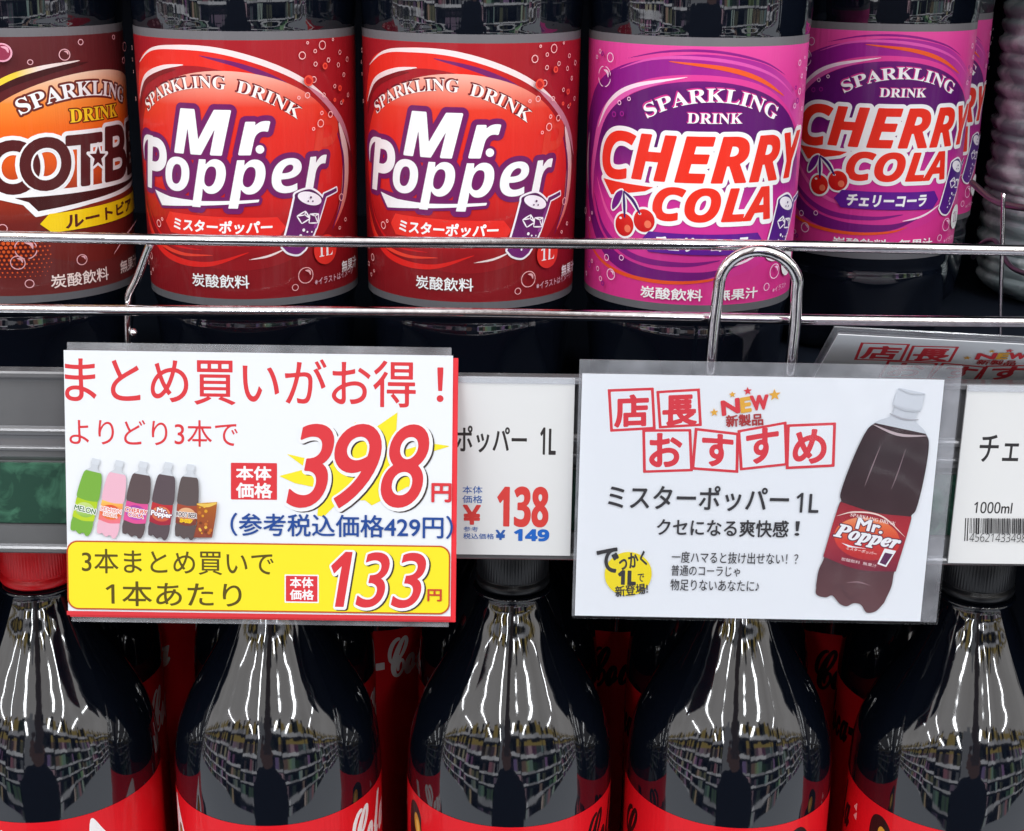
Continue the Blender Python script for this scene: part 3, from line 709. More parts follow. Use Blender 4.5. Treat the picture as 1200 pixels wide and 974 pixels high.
def cherry_label():
    a = LabelArt()
    PINK, PUR, DP, MAG = rgb(222, 60, 148), rgb(140, 30, 136), rgb(92, 20, 104), rgb(204, 46, 146)
    PW = rgb(252, 226, 242)
    a.base(ramp([(2.8, rgb(232, 76, 160)), (18, rgb(222, 60, 150)), (50, rgb(206, 50, 144)), (89, rgb(216, 56, 140))]))
    a.poly([np.vstack([spline2([(-56, 34), (-46, 20), (-30, 11.4), (-7, 7.2), (12, 8.6), (26, 13.4), (40, 24), (50, 40)], 8), spline2([(52, 60), (45, 40), (34, 27), (18, 17), (-2, 13.6), (-22, 16), (-38, 25), (-48, 42), (-52, 60)], 8)])], ramp([(-50, rgb(120, 26, 124)), (-20, rgb(150, 30, 140)), (20, rgb(176, 44, 150)), (40, rgb(222, 80, 166))], 'x'), 0.3)
    a.swoosh([(-34, 13.6), (-20, 9.2), (-6, 8.2), (10, 10), (24, 14.6), (36, 22)], 1.1, rgb(224, 86, 176))
    a.swoosh([(-30, 9.6), (-14, 6.4), (2, 6.2), (18, 9.4), (30, 14.6)], 0.8, rgb(140, 30, 132))
    a.poly([ellipse(-1.6, 49.0, 45.5, 33.4, 0.02)], ramp([(15, rgb(120, 26, 124)), (19, rgb(96, 22, 106)), (36, rgb(94, 20, 108)), (48, rgb(150, 34, 134)), (58, rgb(208, 50, 150)), (82, rgb(212, 56, 146))]), 0.3)
    a.swoosh([(-47.5, 62), (-47, 46), (-41, 30), (-29, 20.4), (-14, 16)], 3.4, rgb(226, 96, 178))
    a.swoosh([(-44, 34), (-37, 24.5), (-26, 18.2), (-6.4, 14.2)], 1.5, PW)
    a.swoosh([(-14.8, 9.4), (4, 11.4), (17, 15.0), (29, 21)], 1.5, rgb(238, 92, 42), tail=(0, .1))
    a.swoosh([(-52.5, 36), (-54, 46), (-51, 56), (-46.5, 62)], 2.8, PW)
    a.swoosh([(-48.5, 28), (-52, 44), (-48, 62), (-36, 75), (-20, 80.4), (0, 80.6), (14, 77)], 4.6, rgb(112, 24, 116))
    a.swoosh([(-46, 56), (-38, 68), (-24, 75.4), (-6, 76.8), (8, 75)], 2.0, rgb(126, 28, 124))
    a.swoosh([(-44, 50), (-36, 62), (-24, 70), (-8, 73)], 1.6, rgb(232, 92, 170))
    a.swoosh([(-52, 68), (-46, 76), (-32, 81.4), (-14, 83.2), (2, 82.2), (10, 80)], 1.3, rgb(232, 84, 40))
    a.swoosh([(6, 78), (16, 76), (26, 71.5)], 0.8, PW)
    a.text(serif('SPARKLING'), arc=((-20.0, 28.4), (2.2, 22.4), (25.0, 29.0), 4.6), inks=((0.12, rgb(206, 50, 140), -0.35, -0.4), (0.05, rgb(206, 50, 140), -0.2, -0.2), (0.02, WHITE)))
    a.text(serif('DRINK'), (-6.6, 25.9, 11.8, 29.3), inks=((0.1, rgb(206, 50, 140), -0.25, -0.3), (0.02, WHITE)))
    RED = rgb(236, 50, 34)
    wedge = np.array([(-38.9, 50.4), (-17, 51.0), (-20, 52.6), (-34.3, 55.4)])
    c1 = (sans_it('C'), (-39.6, 33.6, -24.4, 49.6)); c2 = (sans_it('HERRY'), (-25.2, 33.8, 43.5, 48.6)); c3 = (sans_it('COLA'), (-16.8, 50.8, 25.6, 61.8))
    for t, bx in (c1, c2, c3): a.text(t, bx, inks=((1.95, WHITE),), h=0.2)
    a.poly([wedge], WHITE, 0.2, grow=1.25)
    for t, bx in (c1, c2, c3): a.text(t, bx, inks=((0.35, RED),), h=0.17)
    a.poly([wedge], RED, 0.2)
    # cherries
    leaf = spline2([(-28.9, 53.4), (-31.8, 54.6), (-33.6, 58.2), (-33.2, 60.4), (-30.2, 57.6)], 8, True)
    for x, y in ((-27.8, 65.0), (-20.0, 62.6)): a.disc(x, y, 4.7, WHITE, 0.25)
    a.poly([leaf], WHITE, 0.15, grow=0.6)
    a.swoosh([(-28.4, 53.6), (-28.0, 58), (-27.6, 62.4)], 1.7, WHITE, tail=(.4, .4)); a.swoosh([(-28.4, 53.6), (-24.5, 56.4), (-21.6, 60.4)], 1.7, WHITE, tail=(.4, .4))
    a.poly([leaf], rgb(112, 28, 130), 0.12)
    for x, y in ((-27.8, 65.0), (-20.0, 62.6)):
        a.disc(x, y, 3.9, ramp([(y - 4, rgb(226, 40, 30)), (y + 4, rgb(196, 22, 26))]), 0.2)
        a.disc(x + 1.5, y + 1.1, 1.3, rgb(240, 120, 90), 0.12); a.disc(x - 1.6, y - 2.2, 0.6, WHITE, 0.1, ry=0.4)
    a.swoosh([(-28.4, 53.4), (-28.0, 58), (-27.6, 62.6)], 0.7, rgb(66, 30, 110), 0.1, (.5, .5)); a.swoosh([(-28.4, 53.4), (-24.5, 56.2), (-21.4, 60.6)], 0.7, rgb(66, 30, 110), 0.1, (.5, .5))
    a.poly([np.array([(-20.9, 69.4), (-18, 66.0), (20.5, 66.2), (23.2, 69.8), (20.5, 73.4), (-18, 73.0)])], rgb(94, 28, 142), 0.2)
    a.text('チェリーコーラ', (-15.6, 67.5, 16.6, 71.9), inks=((0.22, WHITE),), shear=0.12)
    glass_cup(a, 34.8, 57.6, rgb(70, 26, 118), rgb(246, 240, 248), rgb(96, 34, 140))
    a.disc(38.4, 78.6, 4.4, WHITE, 0.25, ry=5.0); a.text(serif('1L'), (35.8, 76.2, 41.2, 80.8), inks=((-0.05, rgb(150, 30, 120)),))
    a.text('炭酸飲料', (-20, 85.0, 1.2, 89.6 - .6), inks=((0.09, WHITE),))
    a.text('無果汁', (6.0, 85.1, 21.8, 88.9), inks=((0.09, WHITE),))
    a.text('※イラスト', quad=((29.5, 86.6), (39, 85.8), (39, 87.8), (29.5, 88.4)), inks=((0.0, rgb(250, 206, 232)),))
    ring = rgb(252, 206, 234)
    a.bubbles([(-42, 8, .8), (-31, 24, .8), (-27, 22.4, .7), (-44, 10, .7), (36, 10.5, 1.0), (40, 9, .5), (38.5, 15, .8), (43, 13, .6), (37.5, 20, 1.1), (34.6, 24.6, .9), (41, 26, .8), (38, 32, .9), (-52, 64, 1.2), (-47, 66, .7), (-45, 63.5, .6), (-35, 77.5, 1.2), (-28, 76.4, 1.0), (-40, 82.4, .9), (-32.6, 83, 2.0), (-38, 85.6, .9), (-49, 86, .8), (-44, 80.5, .7)], ring)
    a.bubbles([(-40, 8.6, .8), (36, 23, 1.0), (34, 18.5, .7), (-29.5, 27.5, .9), (-46, 82, 1.3), (-36.6, 88.0 - 1, .9), (-33, 28, 1.0)], rgb(152, 34, 138), 0.5)
    a.bubbles([(-38.5, 16.0, 3.6), (-35.5, 9.5, 1.6), (29.4, 80.6, 2.7), (25.6, 85.6, 1.4)], rgb(250, 214, 238), 0.3)
    return a.build('cherry_label')

def rootbeer_label():
    a = LabelArt()
    BR = rgb(84, 30, 32); DBR = rgb(66, 24, 26); PW = rgb(246, 226, 222)
    a.base(ramp([(2.8, rgb(96, 36, 40)), (30, rgb(90, 32, 34)), (60, rgb(104, 34, 32)), (89, rgb(104, 40, 40))]))
    a.poly([ellipse(41, 49, 50, 32.6, 0.0)], ramp([(16, rgb(246, 214, 190)), (20, rgb(244, 190, 150)), (26, rgb(246, 140, 56)), (34, rgb(242, 108, 28)), (46, rgb(222, 86, 28)), (56, rgb(160, 52, 30)), (66, rgb(110, 34, 30))]), 0.3)
    a.swoosh([(-12, 44), (-6, 30), (6, 20.5), (22, 15.5), (38, 13.4)], 3.6, DBR)
    a.swoosh([(-10, 40), (-4, 27), (8, 18.4), (20, 14.6), (35, 12.6)], 1.8, ramp([(-10, rgb(250, 206, 40)), (12, rgb(250, 214, 70)), (20, PW)], 'x'))
    a.text(serif('SPARKLING'), arc=((12.6, 29.6), (35, 24.6), (57.5, 29.2), 5.0), inks=((0.75, rgb(110, 40, 34)), (0.05, WHITE)))
    a.text(serif('DRINK'), (28.6, 28.6, 51.4, 33.0), inks=((0.5, rgb(120, 40, 20)), (0.05, rgb(250, 206, 40))))
    L = [('R', (-12, 37.6, 1, 54.6)), ('O', (0.6, 38.4, 16.6, 55.2)), ('O', (11.4, 37.8, 27.2, 54.4)), ('T', (27.0, 37.8, 40.8, 54.0)), ('B', (42.0, 36.4, 56.5, 54.0)), ('E', (57.6, 36.6, 69, 53.8)), ('E', (70, 36.8, 81, 53.8)), ('R', (82, 37, 96, 53.8))]
    for t, b in L: a.text(t, b, inks=((2.1, WHITE),), shear=0.08, h=0.22)
    base = spline2([(-24, 56.5), (6, 56.8), (40, 56.2), (70, 55.2)], 8)
    a.poly([np.vstack([np.array([(-14, 55.4), (40, 55.2), (92, 54.4), (60, 58.6), (34, 60.6), (14.6, 63.2), (11.0, 59.0), (4, 57.2)])])], WHITE, 0.22, grow=0.5)
    a.poly([np.vstack([np.array([(8, 57.0), (40, 56.4), (86, 55.6), (58, 57.6), (33, 59.8), (15.4, 61.8), (12.6, 58.6)])])], DBR, 0.2)
    for k, (t, b) in enumerate(L):
        if t == 'O' and k == 2: a.text(t, b, inks=((1.35, WHITE),), shear=0.08, h=0.2)
        a.text(t, b, inks=((0.75, BR),), shear=0.08, h=0.18)
    a.poly([star(38.6, 45.6, 4.6, 0.1)], WHITE, 0.2, grow=0.6); a.poly([star(38.6, 45.6, 3.9, 0.1)], BR, 0.15)
    a.poly([np.array([(15.6, 66.2), (18.9, 62.9), (80, 60.4), (84, 64), (80, 67.4), (19.4, 69.4)])], rgb(246, 208, 22), 0.22)
    a.text('ルートビア', quad=((24.6, 63.8), (58.6, 62.6), (58.6, 66.4), (24.4, 68.4)), inks=((0.22, rgb(84, 30, 26)),))
    a.text('炭酸飲料', (17.6, 84.0, 39.8, 88.4 + .3), inks=((0.07, PW),)); a.text('無果汁', (46.6, 83.6, 62.4, 88.0), inks=((0.07, PW),))
    rnd = random.Random(3)
    for i in range(11):                      # halftone dots
        for j in range(16):
            x = -6 + j * 1.55 + (i % 2) * 0.78; y = 69.5 + i * 1.4
            r = 0.62 * max(0.0, 1 - math.hypot((x - 4) / 22, (y - 72) / 17)) + 0.04
            if r > 0.12: a.disc(x, y, r, rgb(226, 92, 40), 0.14)
    ring = rgb(232, 176, 184)
    a.bubbles([(10.4, 74.0, 3.6), (7.6, 78.6, 2.4), (28.0, 79.4, 1.9), (10.6, 86.0, 1.5), (33.2, 72.5, 1.1), (4, 66.8, 1.5), (27.2, 10.4, 1.9), (33.0, 6.6, 1.0), (55, 9.5, 1.6), (53.5, 14, 1.1), (47.6, 5.8, .8), (16.5, 12.4, .9)], ring, 0.3)
    a.bubbles([(8.6, 9.2, 3.0)], rgb(238, 170, 190), 0.45, rgb(150, 54, 80))
    a.swoosh([(40, 80), (48, 74), (58, 70)], 0.5, ring)
    return a.build('rootbeer_label')

up_prof = smooth_prof([(0, 24), (1.5, 29), (5, 32.6), (12, 34.6), (24, 35.6), (33, 36.3), (37.5, 35.9), (40.5, 36.6), (42.9, 37.2)], 5) + [(43.0, 37.2), (88, 37.55), (134.5, 37.9)] + \
    smooth_prof([(134.6, 37.9), (140, 38.4), (150, 38.2), (175, 35.0), (200, 28.2), (222, 19.5), (236, 14.0), (243, 12.6), (249, 12.6)], 6)
def petaloid(th, z, r):
    if z > 36: return r * (1 + (0.004 * math.sin(14 * th) if z > 137 and z < 225 else 0))
    k = max(0.0, 1 - z / 34.0)
    return r * (1 - 0.16 * k * (0.5 - 0.5 * math.cos(5 * th)) ** 2)
BODY_UP = lathe_mesh('soda_bottle_body', up_prof, 140, petaloid); BODY_UP.materials.append(M_COLA_UP)
def cap_mesh(name, r, h, m, knurl=60):
    prof = [(0, r * 0.99), (0.8, r * 1.03), (3.2, r * 1.03), (3.8, r * 0.965), (4.4, r * 0.965), (5.0, r), (h - 1.6, r * 0.975), (h - 0.5, r * 0.93), (h, r * 0.82), (h, 0.0)]
    me = lathe_mesh(name, prof, 240, lambda th, z, rr: rr * (1 + (0.011 * math.cos(knurl * th) if 4.6 < z < h - 1.4 else 0)))
    me.materials.append(m); return me
CAP_UP = cap_mesh('soda_cap', 15.2, 17, M_WHITECAP)
def soda_bottle(label_mesh, label, x, y, rot=0.0, lean=(0, 0), group='soda bottles on the upper shelf'):
    o = thing('soda_bottle', label, 'bottle', W(x, y, BASE), group)
    o.rotation_euler = (math.radians(lean[1]), math.radians(lean[0]), math.radians(rot))
    link('body', BODY_UP, None, o); link('label', label_mesh, None, o)
    c = link('cap', CAP_UP, None, o); c.location = (0, 0, 246 * MM)
    return o
L_ROOT, L_POP, L_CHE = rootbeer_label(), popper_label(), cherry_label()
xc = lambda px, py, Y: at(px, py, Y).x / MM
soda_bottle(L_ROOT, 'dark soda bottle with brown and orange label, leftmost on the upper shelf', xc(26, 190, D_UP), D_UP, 0.5)
soda_bottle(L_POP, 'soda bottle with red label standing next to the brown labelled bottle', xc(294, 190, D_UP), D_UP, 3.6)
soda_bottle(L_POP, 'soda bottle with red label standing next to the pink labelled bottle', xc(552, 190, D_UP), D_UP)
soda_bottle(L_CHE, 'soda bottle with pink and purple label right behind the chrome hook', xc(811, 190, D_UP), D_UP)
xr = xc(1021, 150, D_UP + 92)
soda_bottle(L_CHE, 'soda bottle with pink label set back behind an empty place, beside the chrome hook', xr, D_UP + 92, 0.0)
soda_bottle(L_CHE, 'rearmost pink labelled soda bottle, only its right edge showing by the clear bottles', xc(1050, 150, D_UP + 172), D_UP + 172, 4.0)

# ------------------------------------------------------------------ clear water bottles and lane wire at the right
def ribs(th, z, r): return r
wprof = [(0, 26), (1.5, 36), (6, 42)]
z = 8.0
while z < 200:
    q = random.uniform(0.6, 1.25); e = random.uniform(-0.7, 0.6)
    wprof += [(z, 44.2 + e), (z + 2.6 * q, 45.3 + e), (z + 4.6 * q, 44.9 + e), (z + 5.4 * q, 43.6), (z + 6.4 * q, 43.2)]; z += 7.2 * q
wprof += smooth_prof([(z, 44.5), (z + 14, 43), (z + 34, 34), (z + 54, 20), (z + 62, 14), (z + 72, 13)], 6)
WMESH = lathe_mesh('ribbed_bottle_body', wprof, 96, lambda th, z, r: r * (1 + 0.012 * math.sin(3 * th + z * 0.05) + 0.008 * math.sin(7 * th - z * 0.11) + 0.006 * math.sin(13 * th + z * 0.4))); WMESH.materials.append(M_WATER)
for px, Y, lab, sc_ in ((1272, 715, 'clear ribbed water bottle at the right end of the upper shelf', 1.0), (1262, 830, 'clear ribbed water bottle standing behind the other clear bottle at right', 1.0)):
    o = thing('water_bottle', lab, 'bottle', W(xc(px, 190, Y), Y, BASE), 'clear ribbed bottles')
    link('body', WMESH, None, o); c = link('cap', CAP_UP, None, o); c.location = (0, 0, 270 * MM)
div = thing('lane_divider', 'thin chrome wire lane divider standing in front of the clear bottles', 'wire divider', at(1172, 392, 548))
link('upright_wire', wire_mesh('upright_wire', [[rel(p, div) for p in curve3([at(1172, 404, 548), at(1173, 340, 548), at(1175, 270, 548), at(1176, 226, 548)], 6)]], 0.8 * MM, 10), M_CHROME, div)
link('side_wire', wire_mesh('side_wire', [[rel(p, div) for p in curve3([at(1139, 214, 640), at(1160, 232, 600), at(1178, 240, 560), at(1215, 246, 530)], 8)]], 1.3 * MM, 12), M_DARKWIRE, div)
link('foot_wire', wire_mesh('foot_wire', [[rel(p, div) for p in curve3([at(1140, 302, 600), at(1150, 286, 590), at(1166, 282, 580), at(1176, 300, 565), at(1188, 315, 550), at(1215, 325, 530)], 8)]], 1.0 * MM, 12), M_DARKWIRE, div)

# ================================================================== COLA BOTTLES ON THE LOWER SHELF
LOWZ = -341.0 - 226.0
R_C = 43.4
low_prof = smooth_prof([(0, 26), (2, 33), (8, 39), (24, 42), (60, 41.5), (110, 41.5), (150, 43.0), (180, 43.3), (226, 43.3)], 5)[:-1] + \
    smooth_prof([(226, 43.3), (235, 43.1), (246, 42.0), (256, 39.2), (266, 34.8), (276, 29.2), (286, 23.6), (295, 19.0), (302, 16.0), (307, 13.9), (310, 13.3), (311.2, 15.8), (312.6, 15.8), (313.4, 13.4), (316, 13.2)], 7)
def facets(th, z, r):
    if z < 228: return r
    k = max(0.0, min(1.0, (z - 228) / 30)) * max(0.0, min(1.0, (306 - z) / 20))
    return r * (1 - 0.010 * k * abs(math.sin(5 * th + 0.5)))
BODY_LOW = lathe_mesh('cola_bottle_body', low_prof, 160, facets); BODY_LOW.materials.append(M_COLA)
CAP_RED = cap_mesh('red_cap', 14.6, 21, M_REDCAP, 72); CAP_BLK = cap_mesh('black_cap', 14.6, 21, M_BLACKCAP, 72)
def cola_label(ink, zero):
    a = LabelArt()
    a.lift = 0.0
    a.rect(-136.4, 0, 136.4, 135, rgb(222, 22, 34), 1.0, layer=0)
    for off in (0.0, -136.4):
        a.text(script('Coca-Cola'), quad=((off + 2, 10), (off + 66, 2.5), (off + 66, 24), (off + 2, 32)), inks=((0.5, ink),), h=0.25)
    for off in (0.0, 136.4):
        if zero:                              # dark bottle emblem with a gold slice
            a.poly([spline2([(off - 53, 8), (off - 48, 4), (off - 43, 8), (off - 42, 16), (off - 36, 25), (off - 34, 46), (off - 56, 48), (off - 54, 26)], 6, True)], rgb(34, 18, 20), 0.25)
            a.poly([ellipse(off - 46, 14, 2.5, 5.4, -0.25)], rgb(206, 150, 50), 0.2); a.poly([ellipse(off - 45.6, 14.5, 1.2, 3.2, -0.25)], rgb(232, 190, 96), 0.2)
            a.poly([ellipse(off - 43, 28, 3.4, 6.4, 0.3)], rgb(212, 158, 64), 0.2)
        else:                                 # white-edged brown bottle emblem
            a.poly([spline2([(off - 54, 3), (off - 49, 9), (off - 42, 22), (off - 38, 44), (off - 52, 46), (off - 55, 24)], 6, True)], WHITE, 0.25)
            a.poly([ellipse(off - 47, 25, 3.0, 11, -0.2)], rgb(120, 70, 24), 0.25); a.poly([ellipse(off - 47.4, 22, 1.3, 6, -0.2)], rgb(180, 120, 40), 0.25)
    for k in range(2): a.poly([np.array([(-66 + 0.4 * k, 10 + 4.2 * k), (-63.4 + 0.4 * k, 7 + 4.2 * k), (-63.4 + .4 * k, 11.0 + 4.2 * k)])], rgb(250, 190, 190), 0.2)
    return a.build('cola_label', R_C, lambda v: np.full_like(v, 43.35), 226.0)
L_CLASSIC, L_ZERO = cola_label(rgb(244, 244, 244), False), cola_label(rgb(36, 16, 18), True)
def cola_bottle(zero, label, x, y, rot=0.0, group='cola bottles on the lower shelf'):
    o = thing('cola_bottle', label, 'bottle', W(x, y, LOWZ), group)
    o.rotation_euler = (math.radians(0.25 * math.sin(x * 0.31)), math.radians(0.3 * math.sin(x * 0.173 + 1)), math.radians(rot))   # no two stand quite alike
    link('body', BODY_LOW, None, o); link('label', L_ZERO if zero else L_CLASSIC, None, o)
    c = link('cap', CAP_BLK if zero else CAP_RED, None, o); c.location = (0, 0, 313.8 * MM)
    return o
low = [(66, False, 'cola bottle with a bright red cap at the left end of the lower shelf', 105), (327, False, 'cola bottle with white script on its red label, right under the yellow price sign', 2),
       (594, True, 'cola bottle with a black cap right under the small price tag between both cards', 0), (852, True, 'cola bottle with black script right under the white recommendation card', -82), (1114, True, 'cola bottle with a black cap at the right end of the lower shelf', 8)]
mid = [(88, False, 'added light-blocking cola bottle hidden close behind the red capped front bottle'), (338, False, 'added light-blocking cola bottle hidden close behind the front bottle under the yellow price sign'), (594, True, 'added light-blocking cola bottle hidden close behind the front bottle under the small price tag'), (836, True, 'added light-blocking cola bottle hidden close behind the front bottle under the white card'), (1082, True, 'added light-blocking cola bottle hidden close behind the rightmost front bottle')]  # hidden row, added to block light from the back row's labels
for px, z0, lab in mid: cola_bottle(z0, lab, xc(px, 850, 650), 650, 70, 'light-blocking cola bottles added as second row of the lower shelf')
for px, z0, lab, rot in low: cola_bottle(z0, lab, xc(px, 895, D_LOW), D_LOW, rot)
for px, z0, lab, rot in ((178, False, 'shaded cola bottle behind, in the gap right of the red capped bottle', -60), (438, False, 'shaded cola bottle behind, in the gap left of the small price tag', -34), (722, True, 'shaded cola bottle behind, in the gap left of the bottle under the white card', -24), (972, True, 'shaded cola bottle behind, in the gap left of the rightmost front bottle', -24)):
    cola_bottle(z0, lab, xc(px, 760, 735), 735, rot, 'cola bottles in the back row of the lower shelf')

# ================================================================== CARDS AND TAGS
class Card:
    """a flat card set by where its four corners are; x right and y down in mm from its upper left corner"""
    def __init__(s, TL, TR, BR, BL):
        c = (TL + TR + BR + BL) / 4
        ex = (TR + BR - TL - BL); ey = (BL + BR - TL - TR)
        s.w, s.h = ex.length / 2 / MM, ey.length / 2 / MM
        ex.normalize(); ey.normalize()
        mid = (ex + ey).normalized(); n = ex.cross(ey).normalized(); q = n.cross(mid)
        s.ex = (mid - q).normalized(); s.ey = (mid + q).normalized()
        if s.ex.dot(ex) < s.ey.dot(ex): s.ex, s.ey = s.ey, s.ex
        s.n = s.ey.cross(s.ex).normalized()          # faces the customer
        if s.n.y > 0: s.n = -s.n
        s.o = c - s.ex * (s.w / 2 * MM) - s.ey * (s.h / 2 * MM)
    def uv(s, px, py):                               # where on the card a measured spot lies, mm
        d = Fv + R2 * ((px - 600) / FOC) - U2 * ((py - 487) / FOC)
        e = Vector((0, 0, EYE)); t = (s.o - e).dot(s.n) / d.dot(s.n)
        p = e + d * t - s.o
        return p.dot(s.ex) / MM, p.dot(s.ey) / MM
    def box(s, x0, y0, x1, y1):
        cu, cv = s.uv((x0 + x1) / 2, (y0 + y1) / 2)
        a, b = s.uv(x0, (y0 + y1) / 2), s.uv(x1, (y0 + y1) / 2); w = math.hypot(b[0] - a[0], b[1] - a[1])
        a, b = s.uv((x0 + x1) / 2, y0), s.uv((x0 + x1) / 2, y1); h = math.hypot(b[0] - a[0], b[1] - a[1])
        return (cu - w / 2, cv - h / 2, cu + w / 2, cv + h / 2)
    def pts(s, *q): return np.array([s.uv(*p) for p in q])
    def local(s, x, y, off):                         # card space -> offset from the card's upper left corner, metres
        return s.ex * (x * MM) + s.ey * (y * MM) + s.n * (off * MM)
    def place(s, off=0.0, bend=None):
        ex, ey, n = (np.array(v) for v in (s.ex, s.ey, s.n))
        def f(x, y, L):
            z = off + 0.012 * L + (bend(x, y) if bend else 0)
            P = (x[:, None] * ex + y[:, None] * ey + z[:, None] * n) * MM
            return P, np.broadcast_to(n, P.shape)
        return f
    def plate(s, name, x0, y0, x1, y1, off, thick, bevel=0.0):
        bm = bmesh.new()
        v = [bm.verts.new(s.local(x, y, o)) for x in (x0, x1) for y in (y0, y1) for o in (off, off - thick)]
        for f in ((0, 1, 3, 2), (4, 6, 7, 5), (0, 4, 5, 1), (2, 3, 7, 6), (0, 2, 6, 4), (1, 5, 7, 3)): bm.faces.new([v[i] for i in f])
        if bevel: bmesh.ops.bevel(bm, geom=bm.edges[:], offset=bevel * MM, segments=2, affect='EDGES')
        return from_bm(name, bm)
def heavy(t): return t
PAPER = rgb(240, 243, 247)
RED = rgb(222, 52, 60); BLUE = rgb(26, 72, 150); YEL = rgb(250, 232, 36)

def soda_picture(a, T, liquid, label_stops, words, ink, cupcol=rgb(218, 223, 230)):
    """a printed photo of a slim soda bottle; T maps the bottle's own frame (x -1..1, y 0..1 from cap to foot) onto the card"""
    def prof(pts): 
        L = spline2([(-x, y) for x, y in pts], 6); R = spline2([(x, y) for x, y in pts], 6)[::-1]
        return T(np.vstack([L, R]))
    a.poly([prof([(0.34, 0.0), (0.36, 0.05), (0.36, 0.075)])], cupcol * 0.96, 0.14)
    a.poly([prof([(0.30, 0.075), (0.30, 0.11), (0.36, 0.13), (0.60, 0.155), (0.78, 0.19), (0.84, 0.23)])], cupcol * 0.9, 0.14)
    foot = [(-0.92, 0.93), (-0.86, 0.965), (-0.6, 0.97), (-0.45, 0.955), (-0.2, 0.985), (0.0, 0.99), (0.15, 0.97), (0.35, 0.97), (0.55, 1.0), (0.78, 0.985), (0.92, 0.94)]
    side = [(0.66, 0.168), (0.80, 0.20), (0.90, 0.28), (0.98, 0.40), (1.0, 0.50), (0.93, 0.53), (0.96, 0.56), (0.97, 0.75), (0.94, 0.80), (0.98, 0.86), (0.92, 0.94)]
    L = spline2([(-x, y) for x, y in side], 5); R = spline2(side, 5)[::-1]
    a.poly([T(np.vstack([L, spline2(foot, 4), R]))], liquid, 0.14)
    lab = [(0.94, 0.535), (0.97, 0.62), (0.97, 0.79)]
    Lb = spline2([(-x, y) for x, y in lab], 5); Rb = spline2(lab, 5)[::-1]
    bot = spline2([(-0.97, 0.79), (0, 0.815), (0.97, 0.79)], 8); top = spline2([(0.94, 0.535), (0, 0.55), (-0.94, 0.535)], 8)
    shape = T(np.vstack([Lb, bot, Rb, top])); y0, y1 = shape[:, 1].min(), shape[:, 1].max()
    a.poly([shape], ramp([(y0 + (y1 - y0) * p, c) for p, c in label_stops[0]]), 0.12)
    a.poly([T(np.stack([0.86 * np.cos(np.linspace(0, 6.283, 60)), 0.672 + 0.095 * np.sin(np.linspace(0, 6.283, 60))], 1))], ramp([(y0 + (y1 - y0) * p, c) for p, c in label_stops[1]]), 0.12)
    for t, (x0, q0, x1, q1), inks, fn in words:
        a.text(fn(t), quad=[tuple(v) for v in T(np.array([(x0, q0), (x1, q0), (x1, q1), (x0, q1)], float))], inks=inks, h=0.07)
def axis_frame(top, bot, half):
    top, bot = np.array(top), np.array(bot); d = bot - top; n = np.array([-d[1], d[0]]) / np.linalg.norm(d) * half
    return lambda q: top + np.asarray(q)[:, 1:2] * d - np.asarray(q)[:, 0:1] * n

